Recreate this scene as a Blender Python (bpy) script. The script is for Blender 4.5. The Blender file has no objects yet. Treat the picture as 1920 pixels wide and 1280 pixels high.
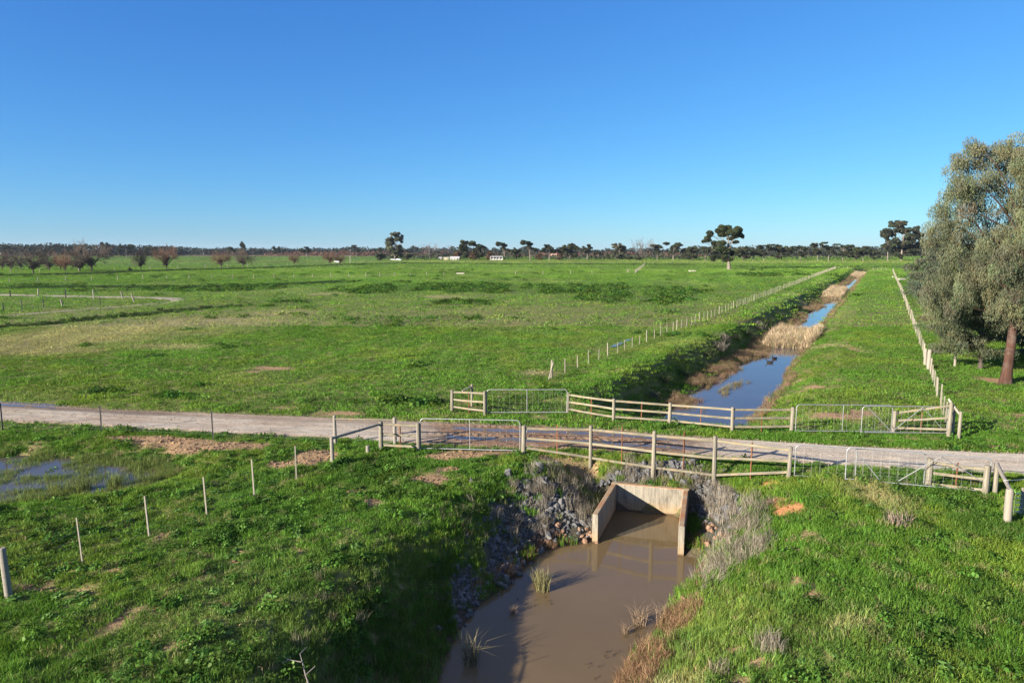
import bpy, math, random
import numpy as np
from mathutils import Vector, Matrix, Quaternion

R = math.radians
random.seed(7)
rng = np.random.default_rng(7)
S = bpy.context.scene
COL = S.collection

# ------------------------------------------------------------------ camera, world, sun, exposure
CAM_H, PITCH, FPX = 9.0, R(7.65), 1280.0
cam_d = bpy.data.cameras.new('camera')
cam = bpy.data.objects.new('camera', cam_d); COL.objects.link(cam)
cam.location = (0, 0, CAM_H); cam.rotation_euler = (R(90) - PITCH, 0, 0)
cam_d.sensor_fit = 'HORIZONTAL'; cam_d.sensor_width = 36; cam_d.lens = 24.0
cam_d.clip_start = 0.3; cam_d.clip_end = 20000
S.camera = cam

SUN_EL, SUN_AZ = R(17.5), R(180 + 56)
world = bpy.data.worlds.new('World'); S.world = world; world.use_nodes = True
wn = world.node_tree.nodes; wl = world.node_tree.links; wn.clear()
sky = wn.new('ShaderNodeTexSky'); sky.sky_type = 'NISHITA'; sky.sun_disc = False
sky.sun_elevation = SUN_EL; sky.sun_rotation = SUN_AZ
sky.altitude = 150; sky.air_density = 1.0; sky.dust_density = 0.0; sky.ozone_density = 6.0
bgn = wn.new('ShaderNodeBackground'); bgn.inputs[1].default_value = 0.10
wo = wn.new('ShaderNodeOutputWorld'); 
sep = wn.new('ShaderNodeSeparateColor'); comb = wn.new('ShaderNodeCombineColor'); wl.new(sky.outputs[0], sep.inputs[0])
for i, (g_, a_) in enumerate(((1.02, .332), (.89, .438), (.60, .470))):     # the camera's tone curve for a polarised clear winter sky
    m1 = wn.new('ShaderNodeMath'); m1.operation = 'MULTIPLY'; m1.inputs[1].default_value = .1; wl.new(sep.outputs[i], m1.inputs[0])
    m2 = wn.new('ShaderNodeMath'); m2.operation = 'POWER'; m2.inputs[1].default_value = g_; wl.new(m1.outputs[0], m2.inputs[0])
    m3 = wn.new('ShaderNodeMath'); m3.operation = 'MULTIPLY'; m3.inputs[1].default_value = a_ * 10; wl.new(m2.outputs[0], m3.inputs[0]); wl.new(m3.outputs[0], comb.inputs[i])

tcw = wn.new('ShaderNodeTexCoord'); sxw = wn.new('ShaderNodeSeparateXYZ'); wl.new(tcw.outputs['Generated'], sxw.inputs[0])
mrw = wn.new('ShaderNodeMapRange'); wl.new(sxw.outputs['Z'], mrw.inputs[0]); mrw.inputs[1].default_value = .40; mrw.inputs[2].default_value = .75; mrw.inputs[3].default_value = 1.0; mrw.inputs[4].default_value = .55
hsv = wn.new('ShaderNodeHueSaturation'); wl.new(comb.outputs[0], hsv.inputs['Color']); wl.new(mrw.outputs[0], hsv.inputs['Saturation'])
wl.new(hsv.outputs[0], bgn.inputs[0]); wl.new(bgn.outputs[0], wo.inputs[0])
sun_d = bpy.data.lights.new('sun', 'SUN'); sun_d.energy = 5.0; sun_d.angle = R(0.5); sun_d.color = (1.0, 0.90, 0.76)
sun = bpy.data.objects.new('sun', sun_d); COL.objects.link(sun)
to_sun = Vector((math.sin(SUN_AZ) * math.cos(SUN_EL), math.cos(SUN_AZ) * math.cos(SUN_EL), math.sin(SUN_EL)))
sun.rotation_euler = to_sun.to_track_quat('Z', 'Y').to_euler(); sun.location = to_sun * 100
S.view_settings.view_transform = 'Standard'; S.view_settings.look = 'None'
S.view_settings.exposure = 1.5; S.view_settings.gamma = 1
S.render.engine = 'CYCLES'
S.cycles.max_bounces = 6; S.cycles.diffuse_bounces = 3; S.cycles.transmission_bounces = 3
S.cycles.transparent_max_bounces = 4; S.cycles.caustics_reflective = False; S.cycles.caustics_refractive = False

# ------------------------------------------------------------------ layout helpers
def P(px, py, z=0.0):
    """the ground point (at height z) seen at a pixel of the 1920x1280 photograph"""
    a = (px - 960) / FPX; v = (640 - py) / FPX
    dy = math.cos(PITCH) + v * math.sin(PITCH); dz = -math.sin(PITCH) + v * math.cos(PITCH)
    t = (z - CAM_H) / dz
    return (a * t, dy * t)
def depth(y, z=0): return y * math.cos(PITCH) + (CAM_H - z) * math.sin(PITCH)
def m_of(px, y): return px * depth(y) / FPX           # metres covered by px photo pixels at distance y
UX, UY, VX, VY = .477, .879, .879, -.477              # channel frame: u along, v to the right
OX, OY = 11.0, 38.0
def XY(s, t): return (OX + s * UX + t * VX, OY + s * UY + t * VY)
def to_st(x, y):
    x = x - OX; y = y - OY
    return x * UX + y * UY, x * VX + y * VY

def _h(ix, iy, seed):
    n = (ix * 374761393 + iy * 668265263 + seed * 974634777) & 0xFFFFFFFF
    n = ((n ^ (n >> 13)) * 1274126177) & 0xFFFFFFFF
    return ((n ^ (n >> 16)) & 0xFFFF) / 65535.0
def vn(x, y, seed=0):
    x = np.asarray(x, float); y = np.asarray(y, float)
    ix = np.floor(x).astype(np.int64); iy = np.floor(y).astype(np.int64)
    fx = x - ix; fy = y - iy; fx = fx * fx * (3 - 2 * fx); fy = fy * fy * (3 - 2 * fy)
    a = _h(ix, iy, seed); b = _h(ix + 1, iy, seed); c = _h(ix, iy + 1, seed); d = _h(ix + 1, iy + 1, seed)
    return (a + (b - a) * fx) * (1 - fy) + (c + (d - c) * fx) * fy
def fbm(x, y, seed=0, o=3):
    s = 0; a = 1; t = 0
    for i in range(o):
        s = s + a * vn(x * 2 ** i, y * 2 ** i, seed + i * 7); t += a; a *= .5
    return s / t
def sstep(a, b, x):
    t = np.clip((x - a) / (b - a), 0, 1); return t * t * (3 - 2 * t)

WATER = -1.85
# shoreline of the near pool (metres)
SHORE = np.array([(3.1, 24.3), (1.98, 24.07), (0.97, 23.48), (0.25, 21.7), (-0.91, 19.9), (-1.4, 18.69), (-1.8, 17.1),
                  (-1.89, 15.96), (-2.05, 14.57), (-2.3, 10), (-2.4, 2), (0.6, 2), (1.2, 10), (1.99, 14.57), (2.76, 15.96), (3.3, 17.1),
                  (4.04, 17.86), (4.45, 18.69), (5.1, 20.23), (5.98, 21.28), (6.75, 22.9), (6.13, 23.3), (7.0, 26.85), (4.3, 27.6)])
def poly_dist(x, y, poly):
    """signed distance, negative inside"""
    n = len(poly); d = np.full(x.shape, 1e9); ins = np.zeros(x.shape, bool)
    for i in range(n):
        ax, ay = poly[i]; bx, by = poly[(i + 1) % n]
        ex, ey = bx - ax, by - ay; wx, wy = x - ax, y - ay
        t = np.clip((wx * ex + wy * ey) / (ex * ex + ey * ey), 0, 1)
        d = np.minimum(d, np.hypot(wx - t * ex, wy - t * ey))
        c = ((ay > y) != (by > y)) & (x < (bx - ax) * (y - ay) / (by - ay + 1e-12) + ax)
        ins ^= c
    return np.where(ins, -d, d)
RU = np.array([(-400, 105), (-60, 46.5), (-30.7, 40.1), (-23.2, 38.3), (-16.7, 37.3), (-9.9, 36.2), (-4, 35.3), (-0.5, 34.6), (3.8, 34.0), (7.7, 32.7), (12.2, 31.65), (15.8, 30.75), (22.8, 29.5), (60, 24), (300, -8)])
RL = np.array([(-400, 99), (-60, 41.0), (-27.1, 35.2), (-20.8, 34.1), (-14.8, 32.9), (-8.7, 31.9), (-4.1, 30.75), (0, 30.25), (3.3, 30.0), (5.7, 29.5), (10, 28.6), (14.2, 27.6), (17.2, 26.95), (20.7, 26.5), (60, 21), (300, -12)])
def road_edges(x):
    w = .35 * (fbm(x / 1.7, x * 0 + 3.3, 5) - .5)
    return np.interp(x, RL[:, 0], RL[:, 1]) + w, np.interp(x, RU[:, 0], RU[:, 1]) - w
def road_in(x, y):
    """signed: >0 metres inside the road"""
    lo, up = road_edges(x)
    return np.minimum(y - lo, up - y)
TL = lambda s: np.interp(s, [-3, 0, 10, 26, 36, 44, 300], [-3.0, -3.5, -4.0, -3.2, -2.5, -2.8, -1.9])
TR = lambda s: np.interp(s, [-3, 0, 9, 20, 30, 44, 300], [1.2, 1.5, 2.1, 1.9, 1.4, 1.2, 1.0])
def near_profile(d, x, y):
    left = sstep(3.6, 2.6, x + (y - 22) * -.32)   # 1 on the left side
    d = d + .35 * (fbm(x / 1.3, y / 1.3, 31) - .5) * np.clip(d, 0, 1)
    pl = np.interp(d, [-2, -.6, 0, .5, 1.4, 2.4, 3.2, 4.0, 7, 9], [-.7, -.35, 0, .28, .82, 1.50, 1.84, 1.93, 1.90, 1.85])
    pr = np.interp(d, [-2, -.6, 0, .4, 1.2, 2.4, 3.6, 5.5, 9], [-.7, -.35, 0, .3, .85, 1.45, 1.8, 1.98, 1.85])
    return WATER + pl * left + pr * (1 - left)
HW_A = np.array((4.25, 27.75)); HW_B = np.array((7.15, 26.98))
def gz(x, y, road=True):
    x = np.atleast_1d(np.asarray(x, float)).copy(); y = np.atleast_1d(np.asarray(y, float)).copy()
    x, y = np.broadcast_arrays(x, y)
    far = sstep(20, 120, np.hypot(x, y))
    z = .16 * (fbm(x / 9, y / 9, 1) - .5) + .10 * (fbm(x / 2.2, y / 2.2, 2) - .5) + (.05 + .12 * far) * (fbm(x / 5., y / 5., 3) - .5)
    z = z + sstep(60, 25, np.hypot(x, y)) * (.24 * (fbm(x / .8, y / .7, 4, 2) - .5) + .12 * (fbm(x / 2.6, y / 1.6, 6) - .5))
    ri = road_in(x, y)
    w = sstep(-2.2, -.3, ri); z = z * (1 - w)
    # pond hollow on the left
    pe = np.hypot((x + 23.2) / 8.6, (y - 27.2) / 3.5) + .25 * (fbm(x / 2.5, y / 2.5, 11) - .5)
    z = z - .62 * sstep(1.42, .8, pe)
    # bare bank below the road
    # near pool
    m = (x > -16) & (x < 20) & (y > -8) & (y < 36)
    if m.any():
        xm, ym = x[m], y[m]
        d = poly_dist(xm, ym, SHORE)
        zn = near_profile(d, xm, ym)
        # retained ground behind the headwall
        ab = HW_B - HW_A; L = np.hypot(*ab); ab = ab / L; nrm = np.array((-ab[1], ab[0]))
        u = (xm - HW_A[0]) * ab[0] + (ym - HW_A[1]) * ab[1]; v = (xm - HW_A[0]) * nrm[0] + (ym - HW_A[1]) * nrm[1]
        lat = sstep(-1.5, -.1, u) * sstep(L + 1.5, L + .1, u)
        zr = -.86 + .62 * np.clip(v, 0, 3)
        wr = lat * sstep(-.06, .05, v)
        zn = np.where(v > -.06, np.maximum(zn, zr * wr + zn * (1 - wr)), zn)
        rm = sstep(-1.3, -.35, road_in(xm, ym))
        blend = sstep(8.5, 5.6, d) * (1 - rm)
        top = np.clip(np.minimum(zn, .27), -9, 9) + z[m] * np.clip(d / 3, 0, 1) * .9
        zz = z.copy(); zz[m] = z[m] * (1 - blend) + top * blend
        z = zz
    # far channel
    s, t = to_st(x, y)
    m = (s > -7) & (s < 420) & (t > -14) & (t < 11)
    if m.any():
        sm, tm = s[m], t[m]
        wob = .6 * (fbm(sm / 6, sm * 0, 41) - .5)
        dl = TL(sm) + wob - tm; dr = tm - TR(sm) + wob; dc = -1.6 - sm
        d = np.where((dl < 0) & (dr < 0), np.maximum(np.maximum(dl, dr), dc), np.hypot(np.maximum(np.maximum(dl, dr), 0), np.maximum(dc, 0)))
        dj = d + .5 * (fbm(x[m] / 1.6, y[m] / 1.6, 43) - .5) * np.clip(d, 0, 1)
        pl = np.interp(dj, [-2, -.6, 0, .8, 1.9, 3.5, 4.2, 5.2, 8], [-.6, -.3, 0, .22, .5, 2.0, 2.22, 2.15, 1.85])
        pr = np.interp(dj, [-2, -.6, 0, .8, 2.5, 4.2, 8], [-.6, -.3, 0, .5, 1.35, 1.8, 1.85])
        pc = np.interp(dj, [-2, -.6, 0, 1.7, 8], [-.6, -.3, 0, 1.85, 1.85])
        lf = sstep(-.3, .3, dl - dr); cf = sstep(0, 1.2, dc)
        zc = WATER + (pl * lf + pr * (1 - lf)) * (1 - cf) + pc * cf
        fade = sstep(8, 5, dj) * sstep(420, 400, sm) * (1 - w[m])
        zz = z.copy(); zz[m] = z[m] * (1 - fade) + (zc + z[m] * np.clip(dj / 4, 0, 1)) * fade
        z = zz
    # old ditch in the left paddock
    dd = np.abs(ditch_d(x, y)); z = z - .7 * sstep(2.4, .3, dd)
    if road: z = z - .05 * sstep(-.15, .25, ri)
    return z
def line_d(x, y, pts):
    d = np.full(np.shape(x), 1e9)
    for (ax, ay), (bx, by) in zip(pts[:-1], pts[1:]):
        ex, ey = bx - ax, by - ay; wx, wy = x - ax, y - ay
        t = np.clip((wx * ex + wy * ey) / (ex * ex + ey * ey), 0, 1)
        d = np.minimum(d, np.hypot(wx - t * ex, wy - t * ey))
    return d
DITCH = [P(-400, 668), P(0, 612), P(120, 602), P(250, 590), P(380, 577), P(460, 572)]
def ditch_d(x, y): return line_d(x, y, DITCH)
def g1(x, y): return float(gz(x, y)[0])

# ------------------------------------------------------------------ ground masks (real patches of soil, straw and weeds)
def ell(x, y, px, py, rx, ry, soft=.5, rot=0):
    cx, cy = P(px, py); ax = m_of(rx, cy); ay = (P(px, py - ry)[1] - P(px, py + ry)[1]) / 2
    dx, dy = x - cx, y - cy
    if rot: c, s_ = math.cos(R(rot)), math.sin(R(rot)); dx, dy = dx * c + dy * s_, -dx * s_ + dy * c
    e = np.hypot(dx / ax, dy / ay)
    return sstep(1 + soft, 1 - soft, e)
DIRT = [(260, 822, 75, 6), (330, 828, 80, 8), (400, 838, 95, 10), (480, 838, 30, 7), (590, 858, 42, 15), (540, 872, 40, 10), (850, 857, 65, 8), (900, 850, 90, 7), (800, 902, 42, 12),
        (840, 885, 26, 8), (672, 924, 20, 7), (700, 945, 22, 9), (556, 1036, 26, 9), (100, 1100, 30, 6),
        (1060, 858, 65, 6), (1440, 899, 24, 6), (1476, 947, 36, 9), (1450, 932, 22, 6), (1495, 1092, 24, 13), (1492, 1050, 18, 8), (1376, 1192, 24, 10), (1525, 1122, 20, 7),
        (1520, 715, 24, 5), (1575, 780, 60, 9), (1620, 772, 30, 5), (1500, 690, 12, 3), (1862, 712, 34, 6), (1905, 777, 26, 4), (1605, 655, 8, 5), (1590, 640, 6, 3),
        (640, 775, 60, 4), (1860, 838, 60, 3), (1900, 620, 30, 4), (510, 690, 45, 4), (470, 698, 20, 3), (1420, 1230, 30, 14), (1390, 1262, 20, 12), (420, 1140, 26, 6), (300, 1235, 20, 6), (1330, 1130, 18, 10)]
DLINES = [([P(60, 1262), P(200, 1185), P(330, 1100), P(420, 1080)], .26), ([P(180, 1300), P(330, 1215), P(440, 1160), P(520, 1105)], .18),
          ([P(150, 1085), P(280, 1020), P(390, 965), P(480, 932), P(600, 880)], .16)]
ORANGE = [(1440, 899, 32, 9), (1476, 947, 60, 18), (1310, 700, 1, 1)]
DRY = [(-60, 645, 190, 20), (90, 636, 200, 15), (250, 618, 190, 13), (400, 602, 150, 10), (520, 588, 70, 6), (60, 655, 140, 12), (830, 556, 30, 2.6), (620, 551, 34, 2), (1010, 700, 30, 5),
       (300, 650, 80, 6), (1520, 560, 20, 6), (1560, 640, 14, 14), (650, 800, 60, 5), (1640, 930, 50, 26), (1600, 1180, 50, 16), (1270, 1240, 60, 30)]
WEED = [(1050, 541, 230, 9), (860, 537, 170, 6), (1220, 545, 120, 10), (700, 545, 100, 5), (545, 567, 34, 7), (590, 575, 20, 4), (740, 602, 90, 9), (850, 596, 60, 6), (880, 568, 60, 5), (1180, 560, 110, 10),
        (330, 742, 26, 5), (180, 735, 40, 4), (300, 738, 20, 3), (640, 752, 70, 7), (760, 755, 70, 8), (900, 765, 60, 10), (980, 752, 70, 14), (1050, 735, 40, 18), 
        (400, 540, 140, 7), (200, 545, 80, 3), (60, 536, 90, 3), (280, 668, 30, 4), (1420, 515, 100, 3), (1600, 520, 30, 4), 
        (690, 880, 70, 26), (700, 1150, 110, 70), (830, 1060, 70, 60), (760, 925, 50, 14), (500, 990, 60, 18), (420, 1010, 40, 14), (640, 960, 40, 14), (560, 1100, 60, 24), (1750, 930, 100, 26), (1850, 985, 70, 30), (1640, 905, 50, 14), (1880, 1130, 60, 40), (1770, 1205, 60, 20), (1500, 960, 20, 9)]
def masks(x, y):
    x = np.asarray(x, float); y = np.asarray(y, float)
    n1 = fbm(x / 1.2, y / 1.2, 61); n2 = fbm(x / 7, y / 7, 62); n3 = fbm(x / .45, y / .45, 63, 2)
    dirt = np.zeros(x.shape); dry = np.zeros(x.shape); weed = np.zeros(x.shape); orange = np.zeros(x.shape)
    for a in DIRT: dirt = np.maximum(dirt, ell(x, y, *a))
    for a in ORANGE: orange = np.maximum(orange, ell(x, y, *a))
    for pts, w in DLINES: dirt = np.maximum(dirt, .50 * sstep(w * 2.2, w * .3, line_d(x, y, pts)))
    for a in DRY: dry = np.maximum(dry, ell(x, y, *a, soft=.7))
    for a in WEED: weed = np.maximum(weed, ell(x, y, *a, soft=.6))
    dirt = sstep(.34, .72, dirt * (.45 + 1.0 * n1) + .25 * (n3 - .5) * (dirt > .05))
    # scattered little bare spots in the near paddock
    r = np.hypot(x, y)
    dirt = np.maximum(dirt, sstep(.74, .84, fbm(x / 1.6, y / 1.1, 71)) * sstep(90, 40, r) * .8)
    dry = np.clip(dry * (.35 + 1.1 * n2) + .55 * sstep(.52, .72, fbm(x / 16, y / 16, 64)) * .35, 0, 1)
    weed = sstep(.34, .72, weed * (.1 + 1.5 * fbm(x / (1.2 + .02 * np.abs(y)), y / (1.2 + .05 * np.abs(y)), 65)) + .12 * n2) 
    weed = np.maximum(weed, sstep(.66, .80, fbm(x / 4.5, y / 4.5, 66)) * .5)
    weed = np.maximum(weed, sstep(2.2, .8, ditch_d(x, y)))
    return dirt, dry, weed, orange
def grass_col(x, y, dry, weed):
    """albedo of the sward, (n,3)"""
    n = fbm(x / 3.2, y / 3.2, 81); nb = fbm(x / 30, y / 30, 82)
    g = np.array((.068, .152, .020)); yel = np.array((.118, .178, .026)); wd = np.array((.048, .108, .018)); st = np.array((.270, .250, .130)); far = np.array((.105, .190, .026))
    c = g + (yel - g) * (sstep(.42, .75, n) * .7)[..., None]
    c = c + (far - c) * (sstep(150, 320, y) * .7)[..., None]
    c = c + (np.array((.150, .205, .050)) - c) * (sstep(430, 460, y + 0 * x) * sstep(640, 560, y) * .8)[..., None]
    c = c + (np.array((.085, .155, .050)) - c) * (sstep(-60, -130, x) * sstep(330, 420, y) * .55)[..., None]
    c = c + (np.array((.150, .120, .085)) - c) * sstep(820, 980, y + 30 * fbm(x / 60, y / 60, 5))[..., None]
    c = c + (st - c) * (dry * .8)[..., None]
    c = c + (wd - c) * (weed * .8)[..., None]
    return c * (.86 + .48 * nb)[..., None] * (1.15 - .02 * sstep(30, 45, y + 0 * x))[..., None]
DIRTC = np.array((.330, .218, .128)); ORC = np.array((.46, .22, .10))

def rockzone(x, y):
    q = np.zeros(x.shape)
    for cx, cy, rx, ry in ((2.2, 25.7, 2.1, 1.5), (.5, 24.4, 1.4, .9), (-.2, 22.2, .75, 1.5), (-1.45, 19.8, .4, 1.2), (5.3, 28.1, 2.4, .42), (8.1, 26.0, .95, 1.9), (7.5, 23.6, .6, .9)):
        q = np.maximum(q, sstep(1.25, .85, np.hypot((x - cx) / rx, (y - cy) / ry)))
    return q

# ------------------------------------------------------------------ material helpers
def new_mat(name):
    m = bpy.data.materials.new(name); m.use_nodes = True; nt = m.node_tree; nt.nodes.clear()
    out = nt.nodes.new('ShaderNodeOutputMaterial')
    return m, nt, out
def N(nt, typ, **kw):
    n = nt.nodes.new(typ)
    for k, v in kw.items():
        if k.startswith('i_'): n.inputs[k[2:].replace('_', ' ')].default_value = v
        else: setattr(n, k, v)
    return n
def L(nt, a, b): nt.links.new(a, b)
def mixc(nt, fac, a, b, mode='MIX'):
    n = N(nt, 'ShaderNodeMix', data_type='RGBA', blend_type=mode)
    for sock, v in ((n.inputs[0], fac), (n.inputs[6], a), (n.inputs[7], b)):
        if isinstance(v, (int, float)): sock.default_value = v
        elif isinstance(v, tuple): sock.default_value = (*v, 1) if len(v) == 3 else v
        else: L(nt, v, sock)
    return n.outputs[2]
def noise(nt, vec, scale, detail=4, rough=.6, dist=0):
    n = N(nt, 'ShaderNodeTexNoise'); n.inputs['Scale'].default_value = scale; n.inputs['Detail'].default_value = detail
    n.inputs['Roughness'].default_value = rough; n.inputs['Distortion'].default_value = dist
    if vec is not None: L(nt, vec, n.inputs['Vector'])
    return n.outputs['Fac']
def ramp(nt, v, stops):
    r = N(nt, 'ShaderNodeValToRGB'); el = r.color_ramp.elements
    while len(el) < len(stops): el.new(.5)
    for e, (p, c) in zip(el, stops): e.position = p; e.color = (*c, 1) if not isinstance(c, (int, float)) else (c, c, c, 1)
    L(nt, v, r.inputs[0]); return r.outputs[0]
def bump(nt, h, strength, dist):
    b = N(nt, 'ShaderNodeBump'); b.inputs['Strength'].default_value = strength; b.inputs['Distance'].default_value = dist
    L(nt, h, b.inputs['Height']); return b.outputs[0]
def mapping(nt, vec, scale):
    m = N(nt, 'ShaderNodeMapping'); m.inputs['Scale'].default_value = scale; L(nt, vec, m.inputs[0]); return m.outputs[0]
def principled(nt, out, color, rough=.9, normal=None, spec=.3, metal=0):
    p = N(nt, 'ShaderNodeBsdfPrincipled')
    if isinstance(color, tuple): p.inputs['Base Color'].default_value = (*color, 1)
    else: L(nt, color, p.inputs['Base Color'])
    if isinstance(rough, (int, float)): p.inputs['Roughness'].default_value = rough
    else: L(nt, rough, p.inputs['Roughness'])
    p.inputs['Specular IOR Level'].default_value = spec; p.inputs['Metallic'].default_value = metal
    if normal is not None: L(nt, normal, p.inputs['Normal'])
    L(nt, p.outputs[0], out.inputs[0]); return p
def simple_noise_mat(name, c1, c2, scale=6, rough=.85, stretch=(1, 1, 1), bump_s=.3, bump_d=.01, coord='Object', c3=None, spec=.25, metal=0, detail=6):
    m, nt, out = new_mat(name)
    tc = N(nt, 'ShaderNodeTexCoord'); v = mapping(nt, tc.outputs[coord], stretch)
    f = noise(nt, v, scale, detail, .65)
    c = ramp(nt, f, [(.3, c1), (.7, c2)])
    oi = N(nt, 'ShaderNodeObjectInfo'); c = mixc(nt, 1.0, c, ramp(nt, oi.outputs['Random'], [(0., (.80, .80, .82)), (.5, (1.0, .98, .95)), (1., (1.12, 1.10, 1.08))]), 'MULTIPLY')
    if c3: c = mixc(nt, ramp(nt, noise(nt, tc.outputs[coord], scale * .23, 3), [(.5, 0.), (.68, .8)]), c, c3)
    principled(nt, out, c, rough, bump(nt, f, bump_s, bump_d), spec, metal)
    return m

def blade_mat(name, translucent=.3, attr=True, col=(.3, .25, .15), rough=.6, tcol=1.3, inst=True):
    m, nt, out = new_mat(name)
    if attr:
        if inst:
            a = N(nt, 'ShaderNodeAttribute', attribute_type='INSTANCER', attribute_name='tint'); base = a.outputs['Color']
            b = N(nt, 'ShaderNodeAttribute', attribute_type='GEOMETRY', attribute_name='var')
            base = mixc(nt, 1.0, base, b.outputs['Color'], 'MULTIPLY')
        else:
            a = N(nt, 'ShaderNodeAttribute', attribute_type='GEOMETRY', attribute_name='tint'); base = a.outputs['Color']
    else:
        b = N(nt, 'ShaderNodeAttribute', attribute_type='GEOMETRY', attribute_name='var')
        base = mixc(nt, 1.0, col, b.outputs['Color'], 'MULTIPLY')
    d = N(nt, 'ShaderNodeBsdfDiffuse'); L(nt, base, d.inputs[0])
    t = N(nt, 'ShaderNodeBsdfTranslucent'); L(nt, mixc(nt, 1.0, base, (tcol, tcol, tcol * .7), 'MULTIPLY'), t.inputs[0])
    mx = N(nt, 'ShaderNodeMixShader'); mx.inputs[0].default_value = translucent
    L(nt, d.outputs[0], mx.inputs[1]); L(nt, t.outputs[0], mx.inputs[2])
    if not inst: L(nt, mx.outputs[0], out.inputs[0]); return m
    g_ = N(nt, 'ShaderNodeBsdfGlossy'); g_.inputs['Roughness'].default_value = .45; g_.inputs['Color'].default_value = (.6, .75, .4, 1)
    m2 = N(nt, 'ShaderNodeMixShader'); m2.inputs[0].default_value = .018; L(nt, mx.outputs[0], m2.inputs[1]); L(nt, g_.outputs[0], m2.inputs[2])
    L(nt, m2.outputs[0], out.inputs[0])
    return m

# ------------------------------------------------------------------ mesh helpers
def np_mesh(name, verts, loops, starts, totals, mat, colors=None, smooth=False, cname='var'):
    me = bpy.data.meshes.new(name)
    verts = np.asarray(verts, np.float32); loops = np.asarray(loops, np.int32)
    me.vertices.add(len(verts)); me.vertices.foreach_set('co', verts.ravel())
    me.loops.add(len(loops)); me.loops.foreach_set('vertex_index', loops)
    me.polygons.add(len(starts)); me.polygons.foreach_set('loop_start', np.asarray(starts, np.int32)); me.polygons.foreach_set('loop_total', np.asarray(totals, np.int32))
    if smooth: me.polygons.foreach_set('use_smooth', np.ones(len(starts), bool))
    if colors is not None:
        a = me.color_attributes.new(cname, 'FLOAT_COLOR', 'POINT')
        c = np.ones((len(verts), 4), np.float32); c[:, :3] = colors; a.data.foreach_set('color', c.ravel())
    if mat: me.materials.append(mat)
    me.update(calc_edges=True)
    return me
def tag(o, label=None, cat=None, group=None, kind=None):
    if label: o['label'] = label
    if cat: o['category'] = cat
    if group: o['group'] = group
    if kind: o['kind'] = kind
    return o
def add_obj(name, me, parent=None, loc=None):
    o = bpy.data.objects.new(name, me); COL.objects.link(o)
    if parent: o.parent = parent
    if loc is not None: o.location = loc
    return o
def empty(name, loc=(0, 0, 0), label=None, cat=None, group=None):
    o = bpy.data.objects.new(name, None); COL.objects.link(o); o.location = loc; o.empty_display_size = .2
    return tag(o, label, cat, group)
def grid_mesh(name, X, Y, Z, mat, colors=None, cname='tint', smooth=True):
    r, c = X.shape; v = np.stack([X, Y, Z], -1).reshape(-1, 3)
    i = np.arange((r - 1) * (c - 1)); a = (i // (c - 1)) * c + i % (c - 1)
    f = np.stack([a, a + 1, a + c + 1, a + c], -1).ravel()
    n = len(a)
    return np_mesh(name, v, f, np.arange(n) * 4, np.full(n, 4), mat, colors, smooth, cname)
class MB:
    def __init__(self): self.v = []; self.f = []; self.sm = []
    def add(self, vs, fs, smooth=False):
        b = len(self.v); self.v += [tuple(p) for p in vs]; self.f += [tuple(i + b for i in f) for f in fs]; self.sm += [smooth] * len(fs)
    def tube(self, pts, rad, seg=8, cap=True, jit=0):
        pts = [Vector(p) for p in pts]
        if isinstance(rad, (int, float)): rad = [rad] * len(pts)
        vs = []; n = len(pts); up = None
        for i, p in enumerate(pts):
            d = (pts[min(i + 1, n - 1)] - pts[max(i - 1, 0)]).normalized()
            if up is None: up = d.orthogonal().normalized()
            else:
                up = (up - d * up.dot(d))
                up = up.normalized() if up.length > 1e-5 else d.orthogonal().normalized()
            w = d.cross(up)
            for k in range(seg):
                a = 2 * math.pi * k / seg; rr = rad[i] * (1 + (random.random() - .5) * jit)
                vs.append(p + (up * math.cos(a) + w * math.sin(a)) * rr)
        fs = []
        for i in range(n - 1):
            for k in range(seg):
                a = i * seg + k; b = i * seg + (k + 1) % seg; fs.append((a, b, b + seg, a + seg))
        self.add(vs, fs, seg > 4)
        if cap:
            self.add(vs[:seg][::-1], [tuple(range(seg))]); self.add(vs[-seg:], [tuple(range(seg))])
    def box(self, c, s, rz=0, bev=0):
        M = Matrix.Rotation(rz, 3, 'Z'); c = Vector(c)
        vs = [c + M @ Vector((x * s[0] / 2, y * s[1] / 2, z * s[2] / 2)) for x in (-1, 1) for y in (-1, 1) for z in (-1, 1)]
        self.add(vs, [(0, 1, 3, 2), (4, 6, 7, 5), (0, 4, 5, 1), (2, 3, 7, 6), (0, 2, 6, 4), (1, 5, 7, 3)])
    def mesh(self, name, mat):
        me = bpy.data.meshes.new(name); me.from_pydata(self.v, [], self.f); me.polygons.foreach_set('use_smooth', self.sm)
        me.materials.append(mat); me.update(); return me
    def build(self, name, mat, parent=None): return add_obj(name, self.mesh(name, mat), parent)
def copy_tree(o, parent=None):
    c = o.copy(); COL.objects.link(c)
    if parent: c.parent = parent
    for ch in o.children: copy_tree(ch, c)
    return c

# ------------------------------------------------------------------ ground sheet
gm, nt, out = new_mat('ground')
ta = N(nt, 'ShaderNodeAttribute', attribute_type='GEOMETRY', attribute_name='tint')
geo = N(nt, 'ShaderNodeNewGeometry')
f1 = noise(nt, geo.outputs['Position'], 9, 5, .7); f2 = noise(nt, geo.outputs['Position'], .55, 4, .65); f3 = noise(nt, geo.outputs['Position'], 2.2, 4, .7)
c = mixc(nt, 1.0, ta.outputs['Color'], ramp(nt, f1, [(.28, .60), (.72, 1.35)]), 'MULTIPLY')
c = mixc(nt, 1.0, c, ramp(nt, f2, [(.3, (.74, .80, .78)), (.7, (1.22, 1.16, 1.12))]), 'MULTIPLY')
bn = N(nt, 'ShaderNodeMath', operation='ADD'); L(nt, f1, bn.inputs[0]); L(nt, f3, bn.inputs[1])
principled(nt, out, c, .95, bump(nt, bn.outputs[0], .8, .12), .1)

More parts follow.
